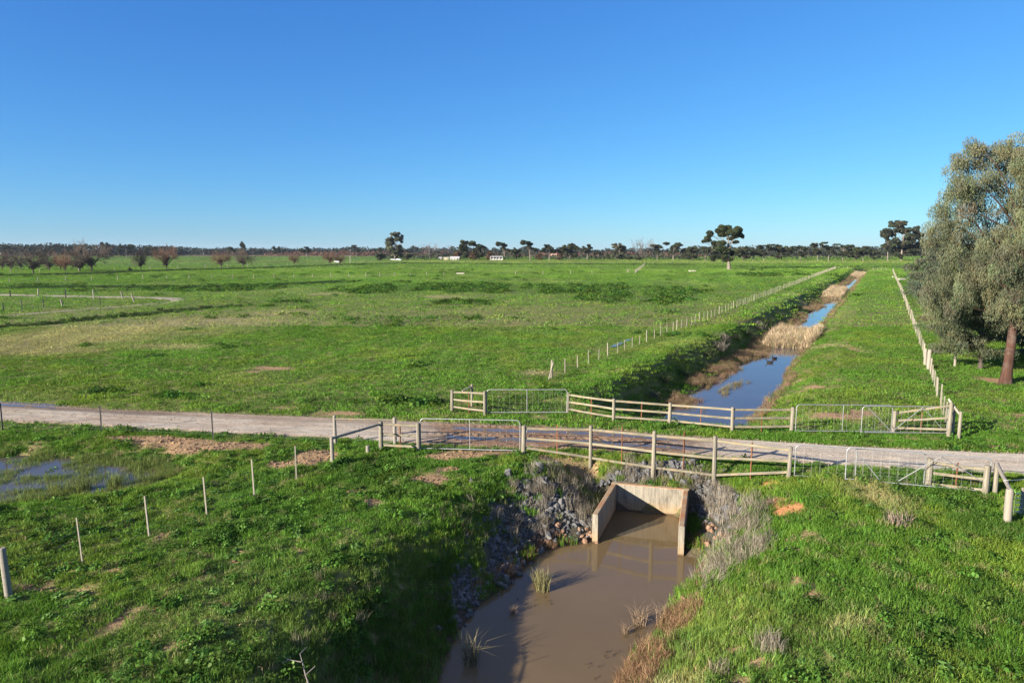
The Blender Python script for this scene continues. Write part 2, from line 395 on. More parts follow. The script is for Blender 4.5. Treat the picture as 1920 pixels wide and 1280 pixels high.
kk = np.concatenate([-np.geomspace(8, 1.05, 26), np.linspace(-1.02, 1.02, 560), np.geomspace(1.05, 8, 26)])
DD = np.geomspace(6, 5000, 620)
Yg, Kg = np.meshgrid(DD - 6.0, kk, indexing='ij'); Dg = Yg + 6.0; Xg = np.where(np.abs(Kg) < 1.021, Kg * Dg, np.sign(Kg) * (1.02 * Dg + (np.abs(Kg) - 1.02) * np.minimum(Dg, 700)))
shp = Xg.shape; xf, yf = Xg.ravel(), Yg.ravel()
zf = gz(xf, yf)
di, dr_, we, orr = masks(xf, yf)
gc = grass_col(xf, yf, dr_, we) * .8
dc_ = DIRTC + (ORC - DIRTC) * orr[:, None]
ncl = sstep(220, 60, np.hypot(xf, yf))
soil = np.clip(di * 1.0 + .40 * ncl * (1 - di), 0, 1)[:, None]
gc = gc * (1 - soil) + dc_ * (.75 + .4 * fbm(xf / .6, yf / .6, 91))[:, None] * soil
rkz = (rockzone(xf, yf) * .9)[:, None]; gc = gc * (1 - rkz) + np.array((.075, .070, .062)) * rkz
# mud at and below the waterline
dn = np.where((xf > -14) & (xf < 18) & (yf < 34), zf, 9)
mud = sstep(-1.48, -1.76, zf + .12 * (fbm(xf / .5, yf / .5, 95) - .5))[:, None]; gc = gc * (1 - mud) + np.array((.085, .065, .048)) * mud
ground = add_obj('ground', grid_mesh('ground', Xg, Yg, zf.reshape(shp), gm, gc)); tag(ground, 'green pasture ground reaching the horizon', None, None, 'structure')
# the sheet behind the camera
me = grid_mesh('ground_rear', np.array([[-3000., 3000.], [-48., 48.]]), np.array([[-3000., -3000.], [0., 0.]]), np.array([[-.1, -.1], [-.1, -.1]]), gm, np.tile(np.array((.06, .11, .02)), (4, 1)))
tag(add_obj('ground', me), None, None, None, 'structure')

# ------------------------------------------------------------------ road
def rut(x, y):
    lo, up = road_edges(x); f = (y - lo) / np.maximum(up - lo, .1)
    r1 = np.exp(-((f - .36) / .10) ** 2); r2 = np.exp(-((f - .74) / .10) ** 2)
    mudz = sstep(-5.5, -2.5, x) * sstep(10.5, 6.5, x)
    z = -.020 * (r1 + r2) + .025 * (fbm(x / 1.4, y / .8, 101) - .5) + .010 * (fbm(x / .2, y / .2, 102) - .5)
    z = z + mudz * (.050 * np.sin(x * 17 + 9 * fbm(x / .9, y / .6, 5) + y * 5) * (np.exp(-((f - .47) / .05) ** 2) + .8 * np.exp(-((f - .86) / .04) ** 2)) * fbm(x / .8, y / .3, 105) + .07 * (fbm(x / .35, y / .22, 103) - .5) - .05 * r1 - .055 * r2)
    leftp = sstep(-16.5, -20, x); z = z - .045 * leftp * np.exp(-((f - .86) / .12) ** 2)
    return z, f, mudz
def road_z(x, y): return .045 + rut(x, y)[0]
xs = np.concatenate([-np.geomspace(300, 34, 60), np.arange(-33, 27, .075), np.geomspace(28, 250, 40)]); fs_ = np.linspace(-.03, 1.03, 64)
XX, FF = np.meshgrid(xs, fs_, indexing='ij'); lo, up = road_edges(XX); YY = lo + (up - lo) * FF
rz_, rf, rmud = rut(XX, YY)
edge = sstep(-.03, .10, FF) * sstep(1.03, .90, FF)
ZZ = .045 + rz_ * edge - .11 * (1 - edge)
n1 = fbm(XX / .5, YY / .35, 111); n2 = fbm(XX / 3, YY / 1.0, 112)
base = np.array((.50, .425, .33)); pink = np.array((.44, .35, .262)); mudc = np.array((.235, .135, .078)); wet = np.array((.14, .10, .07)); pale = np.array((.56, .49, .395))
rc = base + (pink - base) * sstep(.35, .65, n2)[..., None]
rc = rc + (pale - rc) * (sstep(8, 16, XX) * .7)[..., None]
dk = np.exp(-((FF - .80 + .08 * (n2 - .5)) / .13) ** 2) * (.35 + .9 * n1) * sstep(14, 4, XX) + .6 * np.exp(-((FF - .50) / .07) ** 2) * n1 + .5 * sstep(.16, .02, FF) * n1
rc = rc + (np.array((.27, .205, .150)) - rc) * np.clip(dk, 0, .85)[..., None]
rc = rc + (mudc - rc) * (np.clip(rmud * (.5 + .9 * n1), 0, 1))[..., None]
wt = np.clip(sstep(.0, -.055, rz_) , 0, 1) * (.35 + .65 * np.maximum(rmud, sstep(-14, -20, XX)))
rc = rc + (wet - rc) * wt[..., None] * .75
rc = rc + (np.array((.24, .16, .10)) - rc) * ((1 - edge) * .8 + .5 * sstep(.82, .97, FF) * (XX < 8))[..., None].clip(0, 1)
rm, nt, out = new_mat('road_gravel')
ta = N(nt, 'ShaderNodeAttribute', attribute_type='GEOMETRY', attribute_name='tint'); geo = N(nt, 'ShaderNodeNewGeometry')
f1 = noise(nt, geo.outputs['Position'], 34, 4, .8); f2 = noise(nt, mapping(nt, geo.outputs['Position'], (.35, 1.4, 1)), 3.2, 5, .7)
c = mixc(nt, 1.0, ta.outputs['Color'], ramp(nt, f1, [(.3, .62), (.7, 1.3)]), 'MULTIPLY')
c = mixc(nt, 1.0, c, ramp(nt, f2, [(.32, .78), (.68, 1.18)]), 'MULTIPLY')
principled(nt, out, c, .9, bump(nt, f1, .9, .03), .2)
road = add_obj('road', grid_mesh('road', XX, YY, ZZ, rm, rc.reshape(-1, 3))); tag(road, 'gravel and mud farm road', None, None, 'structure')

def strip(name, pts, w, mat, z=.03, col=(.36, .30, .225), label=None):
    P3 = []; pts = np.array(pts, float); seg = np.hypot(*np.diff(pts, axis=0).T); cum = np.r_[0, np.cumsum(seg)]
    q = np.arange(0, cum[-1], 1.0); px = np.interp(q, cum, pts[:, 0]); py = np.interp(q, cum, pts[:, 1])
    k = np.ones(9) / 9; pxs = np.convolve(np.pad(px, 4, 'edge'), k, 'valid'); pys = np.convolve(np.pad(py, 4, 'edge'), k, 'valid')
    tx = np.gradient(pxs); ty = np.gradient(pys); ln = np.hypot(tx, ty); nx, ny = -ty / ln, tx / ln
    o = np.linspace(-1, 1, 13); ww = np.interp(np.arange(len(q)), [0, len(q)], [1, 1]) * (w if not callable(w) else w(q / cum[-1]))
    ww = ww * (1 + .25 * (fbm(q / 3, q * 0, 7) - .5))
    X = pxs[:, None] + nx[:, None] * o * ww[:, None] / 2; Y = pys[:, None] + ny[:, None] * o * ww[:, None] / 2
    Z = gz(X.ravel(), Y.ravel()).reshape(X.shape) + z * np.interp(np.abs(o), [0, .8, 1], [1, 1, -3])[None]
    cc = np.array(col) * (.75 + .5 * fbm(X / 1.5, Y / 1.5, 9))[..., None]
    o_ = add_obj(name, grid_mesh(name, X, Y, Z, mat, cc.reshape(-1, 3))); return tag(o_, label, None, None, 'structure')
TRACK = [P(-260, 541), P(0, 553), P(120, 555), P(230, 557), P(300, 558.5), P(335, 561), P(338, 564), P(310, 568.5), P(260, 572), P(180, 579), P(100, 585), P(0, 592), P(-200, 606)]
strip('track', TRACK, lambda f: np.interp(f, [0, .55, .66, .72, 1], [3.4, 3.4, 4.2, 1.4, .8]), rm, label='pale dirt track looping in the left paddock')

# ------------------------------------------------------------------ water
def water_mat(name, col, wave=.02, scale=2.2, rough=.03, col2=None):
    m, nt, out = new_mat(name); geo = N(nt, 'ShaderNodeNewGeometry')
    f = noise(nt, mapping(nt, geo.outputs['Position'], (.6, 1.5, 1)), scale, 3, .55)
    f2 = noise(nt, geo.outputs['Position'], .35, 3, .5)
    c = mixc(nt, ramp(nt, f2, [(.35, 0.), (.65, 1.)]), col, col2 or tuple(v * .8 for v in col))
    p = principled(nt, out, c, rough, bump(nt, f, wave, .02), .5); p.inputs['IOR'].default_value = 1.333
    return m
wmud = water_mat('muddy_water', (.138, .095, .048), .07, 2.6, .05, (.122, .086, .044))
wfar = water_mat('channel_water', (.085, .070, .072), .12, 2.4, .04)
wpud = water_mat('puddle_water', (.13, .10, .08), .05, 3, .06)
wpond = water_mat('pond_water', (.085, .075, .065), .1, 2, .06)
def water_poly(name, pts, z, mat, label):
    me = bpy.data.meshes.new(name); me.from_pydata([(x, y, z) for x, y in pts], [], [tuple(range(len(pts)))]); me.materials.append(mat); me.update()
    return tag(add_obj(name, me), label, None, None, 'structure')
cen = SHORE.mean(0)
water_poly('water', [(-3.6, 1), (-3.4, 16), (-2.6, 19), (-.9, 21.5), (-.4, 24.6), (2.8, 25.4), (3.85, 27.9), (7.6, 27.0), (7.3, 24), (8, 23), (6.8, 19.5), (4.4, 15), (2.8, 8), (2, 1)][::-1], WATER, wmud, 'muddy brown pool below the culvert')
ss = np.concatenate([np.arange(-3.2, 60, 2), np.arange(60, 320, 10)])
pts = [XY(s, TL(s) - .9) for s in ss] + [XY(s, TR(s) + .9) for s in ss[::-1]]
me = bpy.data.meshes.new('channel_water'); n = len(ss)
me.from_pydata([(x, y, WATER) for x, y in pts], [], [(i, 2 * n - 1 - i, 2 * n - 2 - i, i + 1) for i in range(n - 1)]); me.materials.append(wfar); me.update()
tag(add_obj('channel_water', me), 'still water in the long drainage channel', None, None, 'structure')
water_poly('pond', [(-23.2 + 11 * math.cos(a), 27.2 + 4.6 * math.sin(a)) for a in np.linspace(0, 2 * math.pi, 40, endpoint=False)], -.42, wpond, 'shallow marshy pond left of the wire fence')
water_poly('puddle', [(-3.4, 30.9), (.5, 30.5), (9.5, 29.2), (9.0, 32.2), (4, 33.8), (-3, 34.8)], .045 - .052, wpud, 'puddles in the muddy wheel ruts between the fences')
water_poly('puddle', [(-60, 44.0), (-26, 37.4), (-26, 39.1), (-60, 46.5)], .045 - .048, wpud, 'long puddle on the far side of the road at left')
a_, b_ = P(1195, 640), P(1225, 620)
water_poly('puddle', [XY(*q) for q in ((21, -13.6), (27, -13.9), (27.3, -13.45), (21.3, -13.1))], .05, wpud, 'small puddle behind the left paddock fence')

# ------------------------------------------------------------------ concrete culvert outlet
cm, nt, out = new_mat('stained_concrete'); geo = N(nt, 'ShaderNodeNewGeometry'); pos = geo.outputs['Position']
fa = noise(nt, mapping(nt, pos, (2.5, 2.5, .35)), 3.0, 5, .7); fb = noise(nt, pos, 22, 5, .7); fc_ = noise(nt, pos, 2.2, 4, .6)
c = ramp(nt, fa, [(.32, (.12, .105, .085)), (.5, (.24, .215, .17)), (.68, (.34, .305, .24))])
c = mixc(nt, 1.0, c, ramp(nt, fb, [(.3, .75), (.7, 1.15)]), 'MULTIPLY')
sx = N(nt, 'ShaderNodeSeparateXYZ'); L(nt, pos, sx.inputs[0])
mr = N(nt, 'ShaderNodeMapRange'); L(nt, sx.outputs['Z'], mr.inputs[0]); mr.inputs[1].default_value = WATER + .55; mr.inputs[2].default_value = WATER + .20
ad = N(nt, 'ShaderNodeMath', operation='MULTIPLY_ADD'); L(nt, fc_, ad.inputs[0]); ad.inputs[1].default_value = 1.1; ad.inputs[2].default_value = -.1; 
mm = N(nt, 'ShaderNodeMath', operation='MULTIPLY'); L(nt, mr.outputs[0], mm.inputs[0]); L(nt, ad.outputs[0], mm.inputs[1])
c = mixc(nt, mm.outputs[0], c, (.34, .22, .10))
mr2 = N(nt, 'ShaderNodeMapRange'); L(nt, sx.outputs['Z'], mr2.inputs[0]); mr2.inputs[1].default_value = WATER + .10; mr2.inputs[2].default_value = WATER + .03
c = mixc(nt, mr2.outputs[0], c, (.10, .065, .035))
# tops carry orange dirt
sn = N(nt, 'ShaderNodeSeparateXYZ'); L(nt, geo.outputs['Normal'], sn.inputs[0])
up_ = N(nt, 'ShaderNodeMath', operation='GREATER_THAN'); L(nt, sn.outputs['Z'], up_.inputs[0]); up_.inputs[1].default_value = .5
c = mixc(nt, up_.outputs[0], c, ramp(nt, fc_, [(.35, (.30, .15, .075)), (.65, (.32, .25, .16))]))
principled(nt, out, c, .9, bump(nt, fb, .4, .01), .2)
culv = empty('culvert_outlet', (5.5, 26.5, WATER), 'stained concrete culvert headwall with two wing walls standing in the muddy pool', 'culvert')
def wall_prism(name, a, b, th, zb, za_top, zb_top, mat, parent, side=1, bev=.025):
    a = Vector((*a, 0)); b = Vector((*b, 0)); d = (b - a).normalized(); n = Vector((-d.y, d.x, 0)) * th * side
    o = parent.location
    # profile ring along the wall, chamfered top edges
    vs = []
    for p, zt in ((a, za_top), (b, zb_top)):
        for off, z in ((0, zb), (0, zt - bev), (bev / th, zt), (1 - bev / th, zt), (1, zt - bev), (1, zb)):
            q = p + n * off; vs.append((q.x - o.x, q.y - o.y, z - o.z))
    fs = [(i, i + 1, i + 7, i + 6) for i in range(5)] + [(5, 0, 6, 11), (5, 4, 3, 2, 1, 0), (6, 7, 8, 9, 10, 11)]
    me = bpy.data.meshes.new(name); me.from_pydata(vs, [], fs); me.materials.append(mat); me.update()
    import bmesh; bm = bmesh.new(); bm.from_mesh(me); bmesh.ops.recalc_face_normals(bm, faces=bm.faces); bm.to_mesh(me); bm.free()
    return add_obj(name, me, parent)
TOPZ = WATER + 1.14
wall_prism('headwall', (4.17, 27.62), (7.22, 26.80), .22, WATER - .6, TOPZ, TOPZ, cm, culv, 1)
wall_prism('wing_wall', (3.19, 24.25), (4.38, 27.55), .21, WATER - .6, TOPZ - .02, TOPZ - .003, cm, culv, 1)
wall_prism('wing_wall', (5.93, 23.22), (7.00, 26.85), .21, WATER - .6, TOPZ - .02, TOPZ - .003, cm, culv, -1)

# ------------------------------------------------------------------ rip-rap stones
rk_dark = simple_noise_mat('dark_basalt', (.050, .051, .053), (.165, .167, .168), 5, .8, bump_s=.5, bump_d=.03, c3=(.19, .18, .16))
rk_brown = simple_noise_mat('rusty_stone', (.16, .085, .05), (.34, .21, .13), 5, .85, bump_s=.5, bump_d=.03, c3=(.30, .25, .19))
def rock_mesh(seed, mat):
    import bmesh
    r = random.Random(seed); bm = bmesh.new(); bmesh.ops.create_icosphere(bm, subdivisions=1, radius=1)
    for v in bm.verts: v.co *= r.uniform(.72, 1.18)
    pl = [(Vector((r.gauss(0, 1), r.gauss(0, 1), r.gauss(0, 1))).normalized(), r.uniform(.5, .8)) for _ in range(6)]
    for v in bm.verts:
        for n_, d_ in pl:
            k = v.co.dot(n_)
            if k > d_: v.co -= n_ * (k - d_)
        v.co.x *= 1.25; v.co.z *= .8
    me = bpy.data.meshes.new('rock'); bm.to_mesh(me); bm.free(); me.materials.append(mat); return me
rd = [rock_mesh(i, rk_dark) for i in range(7)]; rb = [rock_mesh(20 + i, rk_brown) for i in range(5)]
def shore_d(x, y): return float(poly_dist(np.array([x]), np.array([y]), SHORE)[0])
def place_rock(x, y, size, brown):
    me = random.choice(rb if brown else rd)
    o = add_obj('rock', me, None, (x, y, g1(x, y) + size * .25))
    o.scale = [size * random.uniform(.7, 1.25) for _ in range(3)]; o.rotation_euler = (random.uniform(0, 6), random.uniform(0, 6), random.uniform(0, 6))
    return o
rocks = []
r_ = random.Random(3)
ZONES = [ # centre, spread along x/y, count, size range, brown
    ((2.15, 25.9), (1.3, 1.0), 66, (.08, .19), False), ((.6, 24.7), (.9, .7), 30, (.07, .16), False), ((-.25, 22.3), (.6, 1.2), 42, (.08, .17), False), ((-1.35, 20.0), (.5, 1.3), 28, (.06, .14), False),
    ((2.3, 24.45), (.75, .25), 20, (.07, .15), True), ((1.2, 23.9), (.5, .25), 12, (.06, .13), True), ((5.4, 28.15), (1.6, .22), 30, (.08, .18), False), ((7.2, 28.0), (.6, .5), 12, (.08, .2), False),
    ((8.0, 26.1), (.5, 1.3), 48, (.09, .2), False), ((7.4, 23.4), (.3, .6), 14, (.08, .15), True), ((5.9, 20.3), (.3, .6), 8, (.08, .16), True), ((5.0, 19.3), (.25, .3), 5, (.08, .15), True), ((6.3, 21.4), (.25, .4), 5, (.06, .12), False)]
for zi, ((cx, cy), (sx_, sy_), n, (s0, s1), br) in enumerate(ZONES):
    k = 0; tries = 0
    while k < n and tries < n * 30:
        tries += 1
        x = r_.gauss(cx, sx_ * .8); y = r_.gauss(cy, sy_ * .8)
        d = shore_d(x, y)
        if d < -.12: continue
        if d < .1 and not (y < 24.6 or x < 3.0): continue
        rocks.append(place_rock(x, y, r_.uniform(s0, s1) * 1.18, br)); k += 1
        rocks[-1]['zone'] = zi
ZN = ['in the dark rip-rap slope against the left wing wall', 'at the bend of the left rip-rap bank', 'on the shaded left bank below the bend', 'at the lowest end of the left rip-rap bank', 'at the waterline beside the left wing wall', 'at the waterline near the bend of the left bank',
      'in the row on top of the headwall', 'at the right corner behind the headwall', 'in the rip-rap slope right of the right wing wall', 'at the waterline right of the right wing wall', 'on the right shore halfway down the pool', 'on the right shore beside the spiky tufts', 'on the grassy right shore below the wing wall']
for zi in range(13):
    g = sorted([o for o in rocks if o['zone'] == zi], key=lambda o: -o.scale.x * o.scale.y * o.scale.z); br = ZONES[zi][4]
    kind = 'rusty brown' if br else 'dark grey'
    for q, o in enumerate(g):
        zn = ZN[zi]
        if q == 0: lb = f'largest {kind} stone {zn}'
        elif q == 1: lb = f'second largest {kind} stone {zn}'
        elif q == 2: lb = f'third largest {kind} stone {zn}'
        elif q < len(g) * .35: lb = f'bulky {kind} stone {zn}'
        elif q < len(g) * .7: lb = f'middling {kind} stone {zn}'
        else: lb = f'small {kind} stone {zn}'
        tag(o, lb, 'rock', f'{kind} stones {zn}')
for o in rocks: del o['zone']
# small rubble between the stones
mb = MB()
import bmesh
base_r = rd[0]; vs0 = np.array([v.co[:] for v in base_r.vertices]); fs0 = [tuple(p.vertices) for p in base_r.polygons]
rbx = []
for (cx, cy), (sx_, sy_), n, (s0, s1), br in ZONES:
    if br: continue
    for _ in range(n * 7):
        x = r_.gauss(cx, sx_ * .9); y = r_.gauss(cy, sy_ * .9)
        if shore_d(x, y) < .12: continue
        s_ = r_.uniform(.04, .12); q = Matrix.Rotation(r_.uniform(0, 6), 3, 'Z') @ Matrix.Rotation(r_.uniform(0, 6), 3, 'X')
        z = g1(x, y)
        mb.add([Vector((x, y, z)) + q @ Vector(v) * s_ for v in vs0], fs0)
tag(mb.build('rubble', rk_dark), 'fine dark rubble filling gaps of the rip-rap', 'rubble', None, 'stuff')

# ------------------------------------------------------------------ tufts and scattered ground cover
PROTO = {}
def blades_mesh(name, n, rad, h, w, lean, mat, seed, cols=((1, 1, 1),), colp=None, bend=.5, thick_tip=False):
    r = np.random.default_rng(seed); V = []; Lp = []; ST_ = []; TT = []; C = []
    a = r.uniform(0, 2 * np.pi, n); rr = rad * np.sqrt(r.uniform(0, 1, n)); bx, by = rr * np.cos(a), rr * np.sin(a)
    hh = h * r.uniform(.45, 1.0, n); az = r.uniform(0, 2 * np.pi, n); ln = lean * r.uniform(.1, 1, n); fa = r.uniform(0, 2 * np.pi, n); ww = w * r.uniform(.6, 1.2, n)
    ci = r.choice(len(cols), n, p=colp); carr = np.array(cols)[ci] * r.uniform(.65, 1.3, n)[:, None]
    vi = 0; li = 0
    for i in range(n):
        ox, oy = math.cos(fa[i]) * ww[i] / 2, math.sin(fa[i]) * ww[i] / 2
        dx, dy = math.cos(az[i]) * ln[i] * hh[i], math.sin(az[i]) * ln[i] * hh[i]
        p0 = (bx[i], by[i], -.02); m = (bx[i] + dx * .4 * (1 - bend), by[i] + dy * .4 * (1 - bend), hh[i] * .55); t = (bx[i] + dx, by[i] + dy, hh[i] * (1 - .35 * ln[i]))
        V += [(p0[0] - ox, p0[1] - oy, p0[2]), (p0[0] + ox, p0[1] + oy, p0[2]), (m[0] + ox * .8, m[1] + oy * .8, m[2]), (m[0] - ox * .8, m[1] - oy * .8, m[2]), t]
        Lp += [vi, vi + 1, vi + 2, vi + 3, vi + 3, vi + 2, vi + 4]; ST_ += [li, li + 4]; TT += [4, 3]; C += [carr[i]] * 5
        vi += 5; li += 7
    me = np_mesh(name, V, Lp, ST_, TT, mat, np.array(C), False, 'var')
    return bpy.data.objects.new(name, me)
def leafy_mesh(name, n, rad, h, size, mat, seed, cols=((1, 1, 1),), up=.6, dome=True, aspect=1.0):
    """broad leaves held facing up in a low dome"""
    r = np.random.default_rng(seed); V = []; Lp = []; ST_ = []; TT = []; C = []; vi = 0
    for i in range(n):
        a = r.uniform(0, 2 * np.pi); q = math.sqrt(r.uniform(0, 1)); x, y = rad * q * math.cos(a), rad * q * math.sin(a)
        z = h * (math.sqrt(max(0, 1 - q * q)) if dome else 1) * r.uniform(.35, 1)
        nrm = Vector((r.normal(0, 1 - up) + q * .5 * math.cos(a), r.normal(0, 1 - up) + q * .5 * math.sin(a), 1)).normalized()
        u = nrm.orthogonal().normalized(); u = Quaternion(nrm, r.uniform(0, 6.28)) @ u; w = nrm.cross(u); s_ = size * r.uniform(.5, 1.2); c = np.array(cols[r.integers(len(cols))]) * r.uniform(.7, 1.25)
        o = Vector((x, y, z))
        V += [tuple(o + u * (s_ * math.cos(b)) * aspect + w * (s_ * math.sin(b)) / aspect * .9 + nrm * (.15 * s_ if k % 2 else 0)) for k, b in enumerate((0, 1.05, 2.1, 3.14, 4.2, 5.25))]
        Lp += [vi + k for k in range(6)]; ST_.append(i * 6); TT.append(6); C += [c] * 6; vi += 6
    me = np_mesh(name, V, Lp, ST_, TT, mat, np.array(C), False, 'var')
    return bpy.data.objects.new(name, me)
gmat = blade_mat('grass_blades', .32); 
gcols = ((1, 1, 1), (1.25, 1.1, .9), (.75, .9, .8), (2.2, 1.35, 2.2))
def coll(name, objs):
    c = bpy.data.collections.new(name)
    for o in objs: c.objects.link(o)
    return c
CN = coll('grass_near', [blades_mesh('tuft', 70, .21, .2, .013, .8, gmat, i, gcols, (.51, .26, .2, .03)) for i in range(5)])
CMID = coll('grass_mid', [blades_mesh('tuft', 60, .42, .2, .030, .9, gmat, 20 + i, gcols, (.51, .26, .22, .01)) for i in range(5)])
CFAR = coll('grass_far', [blades_mesh('tuft', 46, 1.2, .2, .10, 1.2, gmat, 40 + i, gcols, (.51, .26, .22, .01)) for i in range(4)])
CLEAF = coll('weed_near', [leafy_mesh('weed', 70, .26, .22, .042, gmat, 60 + i, ((1, 1, 1), (.8, .9, .8), (1.3, 1.25, 1.3))) for i in range(4)])
CLEAFM = coll('weed_mid', [leafy_mesh('weed', 70, .55, .3, .085, gmat, 70 + i, ((1, 1, 1), (.8, .9, .8), (1.3, 1.25, 1.3))) for i in range(4)])
CROS = coll('rosette', [leafy_mesh('weed', 34, .2, .10, .06, gmat, 80 + i, ((1, 1, 1), (1.5, 1.4, 1.6)), .5, True, 1.6) for i in range(3)])
CDRY = coll('dry_stems', [blades_mesh('stem', 44, .24, .62, .011, .55, gmat, 90 + i, ((1, 1, 1), (.6, .6, .6), (1.35, 1.3, 1.25)), None, .1) for i in range(4)])
CREED = coll('reed_stems', [blades_mesh('reed', 30, .35, 1.7, .035, .35, gmat, 95 + i, ((1, 1, 1), (.5, .48, .45), (1.5, 1.45, 1.4), (.5, .8, .4)), (.4, .28, .27, .05), .1) for i in range(4)])
CTWIG = coll('shrub_twigs', [blades_mesh('twig', 150, .42, .75, .022, 1.0, gmat, 98 + i, ((1, 1, 1), (.6, .65, .6), (1.4, 1.3, 1.3)), None, .2) for i in range(4)])

def scatter(name, x, y, z, col_, scl, coll_, label, cat, seed=0, tilt=.12):
    n = len(x); r = np.random.default_rng(seed)
    me = bpy.data.meshes.new(name); me.vertices.add(n); me.vertices.foreach_set('co', np.stack([x, y, z], -1).astype(np.float32).ravel())
    def at(nm, typ, arr, key):
        a = me.attributes.new(nm, typ, 'POINT'); a.data.foreach_set(key, np.ascontiguousarray(arr).ravel())
    c4 = np.ones((n, 4), np.float32); c4[:, :3] = col_; at('tint', 'FLOAT_COLOR', c4, 'color')
    at('rot', 'FLOAT_VECTOR', np.stack([r.normal(0, tilt, n), r.normal(0, tilt, n), r.uniform(0, 6.283, n)], -1).astype(np.float32), 'vector')
    at('scl', 'FLOAT_VECTOR', np.asarray(scl, np.float32), 'vector'); at('pick', 'INT', r.integers(0, 100, n).astype(np.int32), 'value')
    o = add_obj(name, me); tag(o, label, cat, None, 'stuff')
    ng = bpy.data.node_groups.new(name, 'GeometryNodeTree'); ng.interface.new_socket('Geometry', in_out='INPUT', socket_type='NodeSocketGeometry'); ng.interface.new_socket('Geometry', in_out='OUTPUT', socket_type='NodeSocketGeometry')
    gi = ng.nodes.new('NodeGroupInput'); go = ng.nodes.new('NodeGroupOutput'); ip = ng.nodes.new('GeometryNodeInstanceOnPoints'); ci = ng.nodes.new('GeometryNodeCollectionInfo')
    ci.inputs['Collection'].default_value = coll_; ci.inputs['Separate Children'].default_value = True; ci.inputs['Reset Children'].default_value = True
    m2p = ng.nodes.new('GeometryNodeMeshToPoints')
    def na(nm, dt):
        q = ng.nodes.new('GeometryNodeInputNamedAttribute'); q.data_type = dt; q.inputs['Name'].default_value = nm; return q.outputs['Attribute']
    ng.links.new(gi.outputs[0], m2p.inputs['Mesh']); ng.links.new(m2p.outputs[0], ip.inputs['Points']); ng.links.new(ci.outputs[0], ip.inputs['Instance'])
    ip.inputs['Pick Instance'].default_value = True
    ng.links.new(na('pick', 'INT'), ip.inputs['Instance Index']); ng.links.new(na('scl', 'FLOAT_VECTOR'), ip.inputs['Scale'])
    e2r = ng.nodes.new('FunctionNodeEulerToRotation'); ng.links.new(na('rot', 'FLOAT_VECTOR'), e2r.inputs[0]); ng.links.new(e2r.outputs[0], ip.inputs['Rotation'])
    ng.links.new(ip.outputs[0], go.inputs[0])
    md = o.modifiers.new('scatter', 'NODES'); md.node_group = ng
    return o
def jgrid(y0, y1, sp, seed, wide=.86, pad=4):
    r = np.random.default_rng(seed); ys = np.arange(y0, y1, sp); X = []; Y = []
    for yy in ys:
        hw = wide * yy + pad; xx = np.arange(-hw, hw, sp); X.append(xx + r.uniform(-.6, .6, len(xx)) * sp); Y.append(yy + r.uniform(-.6, .6, len(xx)) * sp)
    return np.concatenate(X), np.concatenate(Y)
def wet_mask(x, y, z):
    """True where vegetation may not grow: open water, concrete, road"""
    bad = z < WATER + .03
    bad |= road_in(x, y) > -.02
    nearw = (x > 2.8) & (x < 7.6) & (y > 23) & (y < 27.95)
    if nearw.any():
        d = np.full(x.shape, 9.); d[nearw] = poly_dist(x[nearw], y[nearw], SHORE); bad |= d < .27
    bad |= line_d(x, y, TRACK[1:6]) < 1.7
    bad |= line_d(x, y, TRACK[6:-1]) < .5
    return bad
def lush(x, y, z):
    s, t = to_st(x, y)
    k = sstep(.60, .72, fbm(x / 2.0, y / 2.0, 121)) * .5
    k = np.maximum(k, .9 * sstep(.2, -.4, z) * (y < 32) * (np.abs(x - 3) < 11) * (x > -8))
    ri = road_in(x, y); k = np.maximum(k, .55 * sstep(-1.8, -.2, ri) * (x > -6) * (y > 31))
    k = np.maximum(k, .55 * sstep(-9, -7.5, t) * sstep(-4, -5.5, t) * (s > 0))
    k = np.maximum(k, .5 * (y < 27) * (x > 7))
    return np.clip(k, 0, 1)
def grass_zone(name, y0, y1, sp, seed, coll_, hmul, rs, label):
    x, y = jgrid(y0, y1, sp, seed); z = gz(x, y); d, dr, w, o = masks(x, y); r = np.random.default_rng(seed + 1)
    keep = ~wet_mask(x, y, z) & (r.uniform(0, 1, len(x)) > d * 1.08) & (r.uniform(0, 1, len(x)) > rockzone(x, y) * .96)
    s, t = to_st(x, y); keep &= ~((s > -1) & (z < WATER + .12) & (r.uniform(0, 1, len(x)) < .7))
    pe = (z < -.40) & (x < -13) & (y < 33); keep &= ~pe | (fbm(x / 1.2, y / .8, 141) > .30 + .26 * sstep(-17.5, -20.5, x))
    pond = pe[keep]
    x, y, z, d, dr, w = (a[keep] for a in (x, y, z, d, dr, w)); n = len(x)
    k = lush(x, y, z); tuss = sstep(.58, .8, fbm(x / .9, y / .9, 131)) * .7 + sstep(.55, .75, fbm(x / 5, y / 3, 132)) * .4
    h = (.32 + .5 * sstep(.45, .7, fbm(x / .42, y / .38, 135, 2)) + .45 * tuss + .9 * k + .25 * w + r.uniform(-.12, .2, n)) * hmul * (1 - .45 * d) * (1 - .25 * dr * (y > 30))
    h = np.where(pond, r.uniform(1.6, 2.8, n), h)
    c = grass_col(x, y, dr, w) * r.uniform(.8, 1.2, n)[:, None]
    c = c * (1 + np.stack([.25 * k, .1 * k, .1 * k], -1) * (fbm(x / .8, y / .8, 133) > .5)[:, None])
    c = c * (.72 + .56 * fbm(x / (.5 + .01 * y), y / (.5 + .02 * y), 134))[:, None]
    c = c + (np.array((.13, .155, .060)) - c) * (pond * .75)[:, None]
    dry1 = (r.uniform(0, 1, n) < .06 * (y < 33) + .25 * d)[:, None]; c = np.where(dry1, c * .4 + np.array((.26, .22, .13)) * .6, c)
    q = rs * r.uniform(.85, 1.25, n)
    return scatter(name, x, y, z, c, np.stack([q, q, h], -1), coll_, label, 'grass', seed)
